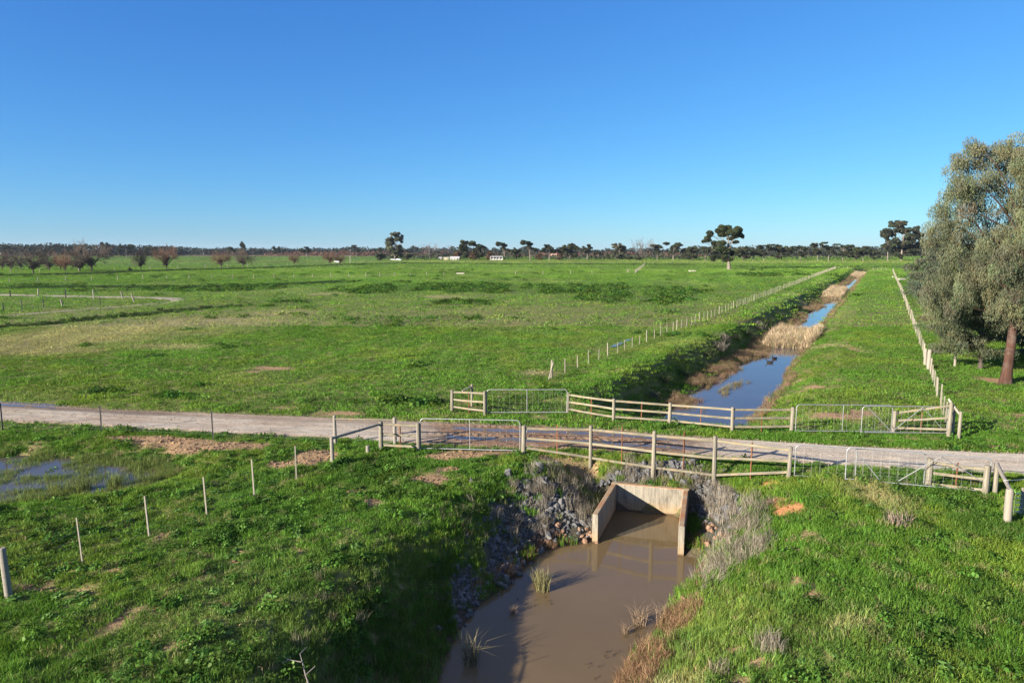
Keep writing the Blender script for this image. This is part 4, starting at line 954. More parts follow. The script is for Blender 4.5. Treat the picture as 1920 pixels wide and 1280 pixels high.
wire_fence('wire_fence', 'wire fence on dark steel pickets along the near edge of the road at left',
           [pxi('s', -230, 800, 748, .035), pxi('s', 5, 806, 755, .035), pxi('s', 191, 812, 760, .035), pxi('s', 400, 824, 770, .035), ('g', P(629, 833), 1.2, .02, 0)], (.25, .55, .85, 1.1), .0035)
# paddock fences along the channel
def long_fence(label, t, s0, s1, step, special, wob, seed):
    r = random.Random(seed); items = []; s = s0; i = 0
    far_pts = []
    while s < s1:
        x, y = XY(s, t + r.uniform(-.06, .06) + wob * math.sin(s / 60))
        if len(items) < 100:
            k, rad, hh = ('w', .055, 1.2) if i % 5 == 0 else ('d', .034, r.uniform(.95, 1.2))
            if i == 0: k, rad, hh = ('p', .08, 1.3)
            items.append((k, (x, y), hh, rad, r.uniform(-.03, .03)))
        else: far_pts.append((x, y))
        s += step * r.uniform(.85, 1.15); i += 1
    root = wire_fence('paddock_fence', label, items, (.2, .4, .6, .8, 1.0))
    mb = MB()
    for x, y in far_pts: mb.box((x - root.location.x, y - root.location.y, g1(x, y) + .5), (.09, .09, 1.2))
    tag(mb.build('distant_post', pale_m, root), None, None, None, 'stuff')
    return root
lf = long_fence('long fence of pale droppers between the left paddock and the channel bank', -11.8, 4.6, 325, 2.1, None, .25, 1)
o = add_obj('brace', GREYP[1], lf); bx_, by_ = P(1029, 711); o.location = (bx_ - lf.location.x, by_ - lf.location.y, 0); o.scale = (.045, .045, 1.25); o.rotation_euler = (0, .25, 0)
rf_ = long_fence('long fence of close pale posts right of the mown channel strip', 11.8, 1.2, 300, 1.75, None, .15, 2)
rt = empty('strainer_fence', (*P(1740, 690), 0), 'thick grey corner posts with a side rail in the long right fence', 'fence')
p1, h1 = px_post(rt, 'post', GREYP[0], 1741, 692, 655, .13); p2, h2 = px_post(rt, 'post', GREYP[2], 1734, 685, 653, .11); p3 = Vector((*P(1790, 688), .0))
rail(rt, p1 + Vector((0, 0, h1 * .9)), p3 + Vector((0, 0, 1.15)), greyw_m, roundr=.06); o = add_obj('post', GREYP[1], rt); o.location = p3 - rt.location; o.scale = (.09, .09, 1.25)
# distant fences
def px_fence(label, pts, hgt, kinds='w', r=.09, wzz=(.3, .7, 1.1)):
    items = []
    for i, (px, py) in enumerate(pts):
        x, y = P(px, py); items.append((kinds[i % len(kinds)], (x, y), hgt * random.uniform(.85, 1.1), r, random.uniform(-.04, .04)))
    return wire_fence('wire_fence', label, items, wzz, .006)
px_fence('sparse wire fence crossing the wide paddock beyond the weed band', [(-40, 531), (18, 530), (72, 528), (124, 527), (172, 526.5), (221, 525), (268, 524), (313, 523.5), (355, 523), (397, 522.5), (436, 522), (476, 521.5), (514, 521), (551, 520.5), (586, 520), (620, 519.5), (654, 519), (686, 518.5), (712, 518), (740, 518), (770, 517.5), (800, 517), (832, 516.5), (967, 515.5), (1018, 514.5), (1070, 514), (1110, 513), (1176, 512)], 1.35, 'w', .10)
px_fence('white-post fence standing along the row of bare willows', [(20, 512), (75, 511), (148, 509), (215, 507.5), (282, 505.5), (333, 503.5), (385, 502.5), (427, 501.5), (464, 500.5), (498, 500), (540, 499), (590, 497.5)], 1.7, 'w', .14)
px_fence('picket fence along the upper arm of the looping dirt track', [(-40, 556), (20, 558), (72, 557.5), (124, 560), (176, 560.5)], 1.6, 'gs', .10)
px_fence('dark picket fence inside the looping dirt track', [(-30, 585), (7, 584), (42, 580), (82, 577), (188, 571)], 1.4, 's', .07)
for px, pb, pt, ln, lab in ((118, 576, 561, -.22, 'pale leaning post standing alone inside the loop of the dirt track'), (231, 561, 547, -.25, 'pale leaning post at the dirt track left of its twin'), (252, 567, 550, -.28, 'pale leaning post at the dirt track right of its twin and nearest the bend')):
    x, y = P(px, pb); o = add_obj('leaning_post', PALEP[0], None, (x, y, g1(x, y))); o.scale = (.12, .12, m_of(pb - pt, y)); o.rotation_euler = (0, ln, 0); tag(o, lab, 'post')
sw = [P(1191 + 18 * k / 13, 513 - 15.5 * k / 13) for k in range(14)]
wire_fence('wire_fence', 'short run of close grey posts seen end-on in the middle of the far paddock', [('w', q, 1.5, .10, 0) for q in [P(1178, 511.5)] + sw], (.4, .9, 1.3), .01)
px_fence('low fence of tiny posts across the far end of the channel strip', [(1565 + 8 * k, 503.5 + .28 * k) for k in range(13)], 1.1, 'w', .07)
x, y = P(657, 493.5); o = add_obj('pole', PALEP[1], None, (x, y, g1(x, y))); o.scale = (.28, .28, m_of(14, y)); tag(o, 'tall pale pole standing alone where the far track meets the paddock', 'pole')
x, y = P(690, 851); o = add_obj('stump_post', GREYP[1], None, (x, y, g1(x, y))); o.scale = (.085, .085, .32); tag(o, 'short sawn-off post stub in the grass left of the near three-rail panel', 'post')

# ------------------------------------------------------------------ troughs, ducks
def trough(label, px, py, L_=3.4, w=1.4, h=.6, rz=0.1):
    x, y = P(px, py); root = empty('trough', (x, y, g1(x, y) - .02), label, 'trough'); mb = MB(); t = .12
    outer = [(-L_ / 2, -w / 2), (L_ / 2, -w / 2), (L_ / 2, w / 2), (-L_ / 2, w / 2)]; inn = [(a * (1 - 2 * t / L_), b * (1 - 2 * t / w)) for a, b in outer]
    vs = [(a * .94, b * .9, 0) for a, b in outer] + [(a, b, h) for a, b in outer] + [(a, b, h) for a, b in inn] + [(a, b, .15) for a, b in inn]
    fs = [(k, (k + 1) % 4, 4 + (k + 1) % 4, 4 + k) for k in range(4)] + [(4 + k, 4 + (k + 1) % 4, 8 + (k + 1) % 4, 8 + k) for k in range(4)] + [(8 + k, 8 + (k + 1) % 4, 12 + (k + 1) % 4, 12 + k) for k in range(4)] + [(12, 13, 14, 15)]
    mb.add(vs, fs); b = mb.build('basin', concr_m, root); mb = MB(); mb.add([(a, b_, h - .12) for a, b_ in inn], [(0, 1, 2, 3)]); mb.build('trough_water', wfar, root)
    mb = MB(); mb.box((L_ / 2 - .35, 0, h + .09), (.5, w * .9, .16)); mb.build('float_cover', steel_m, root); root.rotation_euler.z = rz
trough('pale concrete trough with a dark end lying in the centre of the far paddock', 863, 514, 3.0, 1.3, .55)
trough('pale concrete trough in the grass left of the lone paddock tree', 1298, 509, 2.8, 1.2, .5)
trough('pale concrete trough lying right of the far end of the long right fence', 1690, 525, 2.4, 1.1, .5, .3)
trough('small pale trough lying left of the far end of the long right fence', 1677, 520, 1.6, .6, .35, .3)
duck_m = simple_noise_mat('dark_duck_feathers', (.006, .006, .006), (.022, .019, .017), 16, .7); bill_m = simple_noise_mat('duck_bill', (.12, .11, .10), (.2, .18, .16), 20, .5)
def lathe_x(mb, prof, cz=0, flat=.8, seg=12, up=None):
    vs = []; 
    for i, (x, r, z) in enumerate(prof):
        for k in range(seg): a = 2 * math.pi * k / seg; vs.append((x, r * math.cos(a), z + r * flat * math.sin(a)))
    n = len(prof); mb.add(vs, [(i * seg + k, i * seg + (k + 1) % seg, (i + 1) * seg + (k + 1) % seg, (i + 1) * seg + k) for i in range(n - 1) for k in range(seg)] + [tuple(range(seg))[::-1], tuple(range((n - 1) * seg, n * seg))], True)
def duck(label, px, py, rz):
    x, y = P(px, py, WATER); root = empty('duck', (x, y, WATER), label, 'duck')
    mb = MB(); lathe_x(mb, [(-.30, .01, .13), (-.24, .045, .10), (-.16, .10, .06), (-.04, .135, .045), (.08, .13, .045), (.17, .09, .07), (.215, .055, .13), (.225, .042, .19), (.235, .05, .235), (.255, .056, .262), (.29, .04, .258), (.315, .015, .25)], 0, .8)
    mb.build('body', duck_m, root); mb = MB(); lathe_x(mb, [(.31, .018, .246), (.345, .022, .238), (.375, .016, .234)], 0, .4, 8); mb.build('bill', bill_m, root)
    root.rotation_euler.z = rz; root.scale = (1.3, 1.3, 1.3)
duck('dark duck floating left and nearer of the pair on the channel water', 1443, 680, 2.6); duck('dark duck floating right and farther of the pair on the channel water', 1452, 673, 3.6)

# ------------------------------------------------------------------ trees
bark_red = simple_noise_mat('red_gum_bark', (.035, .020, .015), (.100, .048, .032), 7, .9, (1, 1, .2), .8, .04, 'Object', (.12, .09, .075))
bark_pale = simple_noise_mat('pale_gum_bark', (.10, .085, .07), (.26, .23, .195), 5, .9, (1, 1, .3), .4, .03, 'Object', (.12, .09, .07))
bark_dark = simple_noise_mat('dark_bark', (.055, .042, .034), (.12, .095, .08), 8, .9, (1, 1, .25), .5, .03, 'Object')
leaf_m = blade_mat('gum_leaves', .22, True, inst=False, tcol=1.2)
def leaves_mesh(name, cen_, size, width, droop, cols, mat, seed, hang=.7):
    """many narrow leaf faces at the given points (n,3)"""
    r = np.random.default_rng(seed); n = len(cen_)
    d = np.stack([r.normal(0, 1, n), r.normal(0, 1, n), r.normal(0, 1, n)], -1); d /= np.linalg.norm(d, axis=1)[:, None]
    d = d * (1 - hang) + np.array((0, 0, -1)) * hang; d /= np.linalg.norm(d, axis=1)[:, None] + 1e-9
    q = r.normal(0, 1, (n, 3)); w = np.cross(d, q); w /= np.linalg.norm(w, axis=1)[:, None] + 1e-9
    ls = (size * r.uniform(.6, 1.3, n))[:, None]; ws = (width * r.uniform(.6, 1.3, n))[:, None]
    V = np.stack([cen_ - d * ls * .5, cen_ + w * ws * .5, cen_ + d * ls * .5, cen_ - w * ws * .5], 1).reshape(-1, 3)
    idx = np.arange(n * 4); C = np.repeat(cols, 4, 0)
    return np_mesh(name, V, idx, np.arange(n) * 4, np.full(n, 4), mat, C, False, 'tint')
def clump_points(cl, n, r, shell=.55, droop=0):
    """cl: (m,6) centres and radii; returns n points weighted by size plus clump index"""
    wt = (cl[:, 3] * cl[:, 4] + cl[:, 3] * cl[:, 5]); k = r.choice(len(cl), n, p=wt / wt.sum())
    d = r.normal(0, 1, (n, 3)); d /= np.linalg.norm(d, axis=1)[:, None]; q = r.uniform(shell, 1.05, n) ** .8
    p = cl[k, :3] + d * cl[k, 3:6] * q[:, None]
    return p, k
def leaf_cols(base, k, r, nclump, var=.28, alt=None, altp=.15):
    cv = r.uniform(1 - var, 1 + var, (nclump, 1)) * (1 + r.normal(0, .06, (nclump, 3))); c = np.array(base) * cv[k] * r.uniform(.65, 1.35, len(k))[:, None]
    if alt is not None: m = r.uniform(0, 1, len(k)) < altp; c[m] = np.array(alt) * r.uniform(.6, 1.3, m.sum())[:, None]
    return np.clip(c, .003, .9)
def limbs(mb, base, r0, targets, r, fork=.35, seg=7, crook=.10, rt=.03):
    """a leaning leader with limbs leaving it below every target"""
    base = Vector(base); cen_ = sum((Vector(t) for t in targets), Vector()) / len(targets); zt = max(t[2] for t in targets) * .86; zf_ = cen_.z * fork
    px_, py_ = r.normal(0, .007, 2) * zt
    def lead(z):
        f = max(z, 0) / zt; return Vector((base.x + cen_.x * .35 * f ** 1.6 + px_ * math.sin(f * 5), base.y + cen_.y * .7 * f ** 1.6 + py_ * math.sin(f * 4), z))
    lr = lambda z: max(r0 * (1.0 - .85 * max(z, 0) / zt), rt)
    zs = [-.3, 0, .04 * zt, .1 * zt] + [zt * q for q in (.2, .3, .4, .5, .6, .7, .8, .9, 1)]
    mb.tube([lead(z) for z in zs], [r0 * 1.5, r0 * 1.25, r0 * 1.08] + [lr(z) for z in zs[3:]], seg + 4, True, .06)
    for t in targets:
        t = Vector(t); z0 = min(max(t.z * r.uniform(.45, .78), zf_), zt * .97); a = lead(z0); L_ = (t - a).length
        mid = a.lerp(t, .45) + Vector((r.normal(0, 1) * .5, r.normal(0, 1) * .5, abs(r.normal(0, .7)) * .6)) * L_ * crook * 1.4
        rr = max(lr(z0) * r.uniform(.42, .62), rt)
        mb.tube([a, a.lerp(mid, .5) + Vector((0, 0, L_ * .02)), mid, mid.lerp(t, .5) + Vector((r.normal(0, 1), r.normal(0, 1), 0)) * L_ * .04, t], [rr, rr * .85, rr * .65, rr * .4, rt * .7], seg)
    return lead(zt)
def make_tree(name, label, cl, n, leafs, width, base_col, bark, r0, fork, seed, hang=.6, alt=None, altp=.12, lobes=5, rt=.03, shell=.5, nbr=None, strands=0, fr=(.28, .5)):
    """tree at the origin: trunk (with limbs) and crown"""
    r = np.random.default_rng(seed); cl = np.array(cl, float)
    sub = []
    for c in cl:     # break every mass into small clumps so that gaps open between them
        for _ in range(lobes):
            d = r.normal(0, 1, 3); d /= np.linalg.norm(d); q = r.uniform(.35, .95); f = r.uniform(*fr)
            sub.append([*(c[:3] + d * c[3:6] * q), *(c[3:6] * f)])
    sub = np.array(sub)
    p, k = clump_points(sub, n, r, shell)
    if strands:
        p[:, 2] -= np.abs(r.normal(0, strands, n)) * r.uniform(0, 1, n)
    root = bpy.data.objects.new(name, None); COL.objects.link(root); root.empty_display_size = 1
    tag(root, label, 'tree')
    mb = MB(); ix = r.permutation(len(sub))[:nbr or max(4, int(len(sub) * .35))]
    limbs(mb, (0, 0, 0), r0, [tuple(sub[i, :3]) for i in ix], r, fork, rt=rt); mb.build('trunk', bark, root)
    me = leaves_mesh('crown', p, leafs, width, 0, leaf_cols(base_col, k, r, len(sub), .3, alt, altp), leaf_m, seed, hang); add_obj('crown', me, root)
    return root
# the big weeping gum at the right
bx, by = P(1885, 718)
r = np.random.default_rng(77); cl = []
H_ = 16.9
for zc, off, rad, hz in ((15.2, (.2, 0), 2.3, 1.5), (13.6, (-1.2, .2), 2.6, 1.7), (13.4, (2.4, 0), 2.6, 1.8), (11.6, (-2.6, 0), 2.0, 1.9), (11.5, (.6, -1.2), 2.8, 1.8), (11.3, (3.6, .3), 2.6, 1.9), (9.2, (-2.8, .2), 1.9, 2.0), (9.0, (.2, -1.6), 2.4, 1.9), (9.0, (3.6, 0), 2.8, 2.1),
                         (6.8, (-2.7, -.2), 1.7, 1.9), (6.6, (-.6, -1.3), 1.7, 1.7), (6.8, (4.0, .6), 2.6, 1.9), (4.9, (-3.0, .2), 1.3, 1.5), (4.7, (3.9, 1.0), 2.2, 1.3), (10.6, (.3, -2.5), 1.9, 1.7), (12.4, (1.6, -2.2), 2.0, 1.7), (12.6, (-.4, -2.2), 1.6, 1.5), (14.6, (-2.4, .2), 1.5, 1.3), (15.6, (2.4, .2), 1.9, 1.3), (5.0, (-.2, -1.6), 1.5, 1.6), (5.4, (1.8, -1.8), 1.6, 1.5), (7.5, (1.6, -2.4), 1.8, 1.8), (8.0, (-1.6, -1.8), 1.7, 1.8), (12.6, (-2.9, -.8), 1.5, 1.5), (9.5, (-3.7, -.3), 1.2, 1.6), (5.6, (-3.6, -.6), 1.3, 1.6), (10.2, (.5, 2.0), 2.8, 2.8), (6.5, (1.5, 2.4), 2.4, 2.0), (14.3, (1.0, 1.3), 2.2, 1.5), (4.6, (-1.7, 1.2), 1.1, 1.2)):
    cl.append([off[0] * 1.22 - .85, off[1], zc + .5, rad * .95, rad * .9, hz * .85])
bt = make_tree('weeping_gum', 'big weeping gum tree with red-brown trunk filling the right edge', cl, 240000, .17, .034, (.130, .145, .086), bark_red, .33, .42, 771, .7, (.18, .135, .065), .07, 20, .03, .55, 30, .42, (.20, .36))
bt.location = (bx, by, g1(bx, by)); bt.rotation_euler.z = 0
def weeper(label, px, py, h, w, seed, n, low=.9, dx=0, leafs=.2, width=.045, col=(.100, .120, .068)):
    x, y = P(px, py); r = np.random.default_rng(seed); cl = []
    for i in range(13):
        f = i / 12; z = low + (h - low) * (f * .92 + .04); rad = w * (.62 + .45 * math.sin(math.pi * min(1, f * .9 + .2))) * .55; a = r.uniform(0, 6.28)
        for q in range(2): a += 3.1 + r.normal(0, .4); cl.append([math.cos(a) * rad * .8 + dx, math.sin(a) * rad * .8, z, rad * .9, rad * .9, (h - low) / 9])
    t = make_tree('weeping_tree', label, cl, n, leafs, width, col, bark_dark, .16, .25, seed, .6, (.15, .12, .06), .07, 7, .03, .4, 14, .35, (.22, .42))
    t.location = (x, y, g1(x, y)); return t
weeper('slender weeping tree with drooping lower foliage just left of the big gum trunk', 1838, 692, 7.4, 4.2, 201, 50000, 1.5, -1.2)
for i, (s, t, h, w, n, lab) in enumerate(((31, 20.0, 9.0, 3.6, 36000, 'grey-green weeping tree directly behind the left side of the big gum'), (43, 19.6, 9.0, 4.2, 40000, 'broad weeping tree third from the front of the row behind the big gum'), (58, 18.8, 9.2, 5.4, 36000, 'tall dense weeping tree in the middle of the row behind the big gum'),
                                        (76, 18.2, 9.3, 6.4, 30000, 'rounded weeping tree next after the tall one in the row along the right fence'), (98, 17.6, 9.2, 7.4, 26000, 'dark rounded tree near the far end of the row along the right fence'), (124, 18.2, 9.4, 8.0, 22000, 'farthest low grey tree of the row along the right fence'))):
    x, y = XY(s, t); tr = weeper(lab, 960, 700, h, w, 210 + i, n, .5, 0, .22 + .0016 * s, .055 + .0006 * s, (.078, .098, .064)); tr.location = (x, y, g1(x, y))
# lone paddock tree
def px_tree(px, pyb, W=1): x, y = P(px, pyb); return x, y, depth(y) / FPX
x, y, k = px_tree(1367, 505)
def lobe(px, py, rx, ry, ry2=None): return [(px - 1367) * k, random.uniform(-.3, .3) * rx * k, (505 - py) * k, rx * k, rx * k * .8, ry * k]
cl = [lobe(1366, 428, 20, 11), lobe(1352, 434, 12, 10), lobe(1380, 436, 11, 10), lobe(1366, 444, 18, 7), lobe(1388, 443, 6, 5), lobe(1330, 442, 13, 8), lobe(1324, 450, 9, 6), lobe(1337, 456, 9, 6), lobe(1354, 456, 14, 7), lobe(1350, 470, 18, 9), lobe(1362, 481, 14, 8), lobe(1378, 455, 6, 4), lobe(1340, 483, 10, 6), lobe(1372, 472, 8, 9)]
t = make_tree('paddock_tree', 'lone dark gum with two raised crown lobes standing in the far paddock', cl, 34000, 1.0, .6, (.050, .062, .032), bark_pale, .85, .40, 301, .3, (.10, .08, .04), .06, 5, .12, .3, 16)
t.location = (x, y, g1(x, y))
# gum prototypes for the distant lines (unit = 10 m tall, scaled)
def gum_cl(kind, r):
    cl = []
    if kind == 'umbrella':
        for i in range(7): a = r.uniform(0, 6.28); q = r.uniform(.2, .95); cl.append([math.cos(a) * 3.8 * q, math.sin(a) * 3.4 * q, r.uniform(7.2, 9.2), 1.7, 1.6, .75])
        for i in range(5): a = r.uniform(0, 6.28); q = r.uniform(.2, .9); cl.append([math.cos(a) * 3.0 * q, math.sin(a) * 3.0 * q, r.uniform(3.6, 6.0), 1.6, 1.5, 1.0])
    elif kind == 'round':
        for i in range(14): a = r.uniform(0, 6.28); q = r.uniform(.1, .95); z = r.uniform(2.2, 8.6); w = 4.2 * math.sqrt(max(.1, 1 - ((z - 5) / 5) ** 2)); cl.append([math.cos(a) * w * q, math.sin(a) * w * q, z, 1.7, 1.7, 1.4])
    elif kind == 'tall':
        for i in range(26): a = r.uniform(0, 6.28); z = r.uniform(1.6, 9.2); w = 1.8 * math.sqrt(max(.12, 1 - ((z - 5.6) / 5) ** 2)); cl.append([math.cos(a) * w, math.sin(a) * w, z, 1.0, 1.0, 1.0])
    elif kind == 'open':
        for i in range(11): a = r.uniform(0, 6.28); q = r.uniform(.2, 1); z = r.uniform(3.2, 9.2); cl.append([math.cos(a) * 3.2 * q, math.sin(a) * 3 * q, z, 1.15, 1.1, .8])
    else:
        for i in range(9): a = r.uniform(0, 6.28); q = r.uniform(.1, 1); z = r.uniform(1.0, 8.3); w = 5.0 * (1 - z / 12); cl.append([math.cos(a) * w * q, math.sin(a) * w * q, z, 2.2, 2.0, 1.7])
    return cl
PR = {}
for i, (kd, col_, n, fk) in enumerate((('umbrella', (.046, .058, .036), 4200, .45), ('round', (.052, .064, .034), 4600, .3), ('tall', (.12, .125, .085), 3600, .3), ('open', (.048, .058, .036), 3400, .45), ('bush', (.060, .075, .036), 3000, .15), ('brown', (.130, .075, .045), 3000, .15))):
    PR[kd] = [make_tree('gum_tree' if kd not in ('bush', 'brown') else 'shrub_tree', None, gum_cl(kd, np.random.default_rng(400 + i * 5 + j)), int(n * 1.7), .85, .50, col_, bark_pale if kd in ('umbrella', 'open', 'tall') else bark_dark,   .24, fk, 400 + i * 5 + j, .3, (.10, .07, .05), .10, 5, .06, .25, 9) for j in range(3 if kd in ('umbrella', 'open') else 2)]
# bare willows
twig_m = simple_noise_mat('bare_willow_twigs', (.060, .045, .038), (.12, .09, .072), 3, .9)
twig_red = simple_noise_mat('reddish_willow_twigs', (.11, .062, .042), (.20, .115, .075), 3, .9)
white_twig = simple_noise_mat('pale_bare_branches', (.11, .10, .095), (.22, .20, .185), 3, .9)
def bare_tree(name, seed, mat, spread=1.05, levels=4, kids=(6, 7, 6, 5), h=10., r0=.28, wv=1.0, minr=.022):
    r = random.Random(seed); mb = MB(); tw = MB()
    def grow(p, d, L_, rad, lv):
        mid = p + d * L_ * .5 + Vector((r.gauss(0, 1), r.gauss(0, 1), r.gauss(0, .5))) * L_ * .06; e = p + d * L_ + Vector((r.gauss(0, 1), r.gauss(0, 1), 0)) * L_ * .05
        (mb if lv < 2 else tw).tube([p, mid, e], [rad, rad * .8, max(rad * .55, minr)], 6 if lv < 2 else 3, lv < 2)
        if lv >= levels: return
        for q in range(kids[lv]):
            f = r.uniform(.35, 1.0); b = p + (e - p) * f; az = r.uniform(0, 6.28); tilt = r.uniform(.25, spread) * (1 if lv else 1.0)
            u = d.orthogonal().normalized(); u = Quaternion(d, az) @ u; nd = (d * math.cos(tilt) + u * math.sin(tilt) + Vector((0, 0, .06))).normalized()
            grow(b, nd, L_ * r.uniform(.5, .8), max(rad * .5, minr), lv + 1)
    grow(Vector((0, 0, -.2)), Vector((0, 0, 1)), h * .22, r0, 0)
    for q in range(5):
        a = q * 1.26 + r.uniform(-.3, .3); grow(Vector((0, 0, h * .12)), Vector((math.cos(a) * 1.15, math.sin(a) * 1.15, 1)).normalized(), h * .38, r0 * .5, 1)
    root = bpy.data.objects.new(name, None); COL.objects.link(root); tag(root, None, 'tree')
    zmax = max(v[2] for v in mb.v + tw.v); q = 10 / zmax
    for b in (mb, tw): b.v = [(v[0] * q, v[1] * q, v[2] * q) for v in b.v]
    mb.build('trunk', bark_dark, root); tw.build('crown', mat, root); xs_ = [v[0] for v in tw.v]; root['hw'] = (max(xs_) - min(xs_)) / 2
    return root
WIL = [bare_tree('willow', 500 + i, m) for i, m in enumerate((twig_m, twig_m, twig_red, twig_m))]
DEAD = [bare_tree('bare_tree', 520 + i, white_twig, .8, 4, (4, 4, 3, 3), 10, .30, 1, .03) for i in range(2)]
USED = set()
def put(proto, px, pyb, pyt, wpx, label, group=None, name=None, unit_hw=None, ybase=None):
    x, y = P(px, pyb) if ybase is None else (0, ybase)
    if ybase is not None: x = m_of(px - 960, y)
    k = depth(y) / FPX; h = (pyb - pyt) * k if ybase is None else (CAM_H + (468 - pyt) * k)
    if proto in USED: o = copy_tree(proto)
    else: o = proto; USED.add(proto)
    hw = unit_hw or 4.6; sxy = 1.12 * wpx * k / (2 * hw)
    o.location = (x, y, g1(x, y)); o.scale = (sxy, sxy, h / 10); o.rotation_euler.z = random.uniform(0, 6.28)
    tag(o, label, 'tree', group); return o
WROW = [(4, 506, 468, 28, 'bare brown willow cut by the left edge of the picture'), (21, 507, 464, 30, 'slim grey-brown bare willow second from the left edge'), (40, 507, 470, 20, 'small bare willow half hidden third from the left edge'),
        (63, 513, 462, 54, 'broad bare willow nearest the camera at the left end of the row'), (93, 508, 467, 30, 'bare willow with a greenish crown right of the broad nearest one'), (114, 508, 471, 28, 'low reddish bare willow left of the small upright one'),
        (123, 511, 475, 26, 'small upright bare willow in front of the reddish one'), (150, 509, 461, 44, 'bare dark willow just left of the biggest willow'), (172, 509, 447, 64, 'biggest bare willow with a pale domed top'),
        (265, 507, 462, 27, 'narrow fan-shaped bare willow standing apart right of the biggest one'), (313, 506, 457, 46, 'wide bare willow with a reddish tip between the narrow one and the orange one'), (415, 503, 468, 40, 'orange-tinted round bare willow in the open'),
        (456, 501.5, 466, 34, 'bare willow in front of a thin eucalypt top'), (552, 498, 473, 22, 'smallest reddish bare willow standing alone'), (619, 497, 469, 30, 'reddish bare willow left one of the last pair'), (638, 497, 474, 24, 'reddish bare willow right one of the last pair')]
for i, (px, pb, pt, w, lab) in enumerate(WROW):
    p = WIL[2] if ('red' in lab or 'orange' in lab) else WIL[(0, 1, 3)[i % 3]]; put(p, px, pb, pt - 2, w * 1.15, lab, 'bare willows in a row', unit_hw=p['hw'])
def kput(kind, *a, **k): return put(random.choice(PR[kind]), *a, **k)
kput('bush', 243, 507, 499, 9, 'tiny dark round bush between two willows')
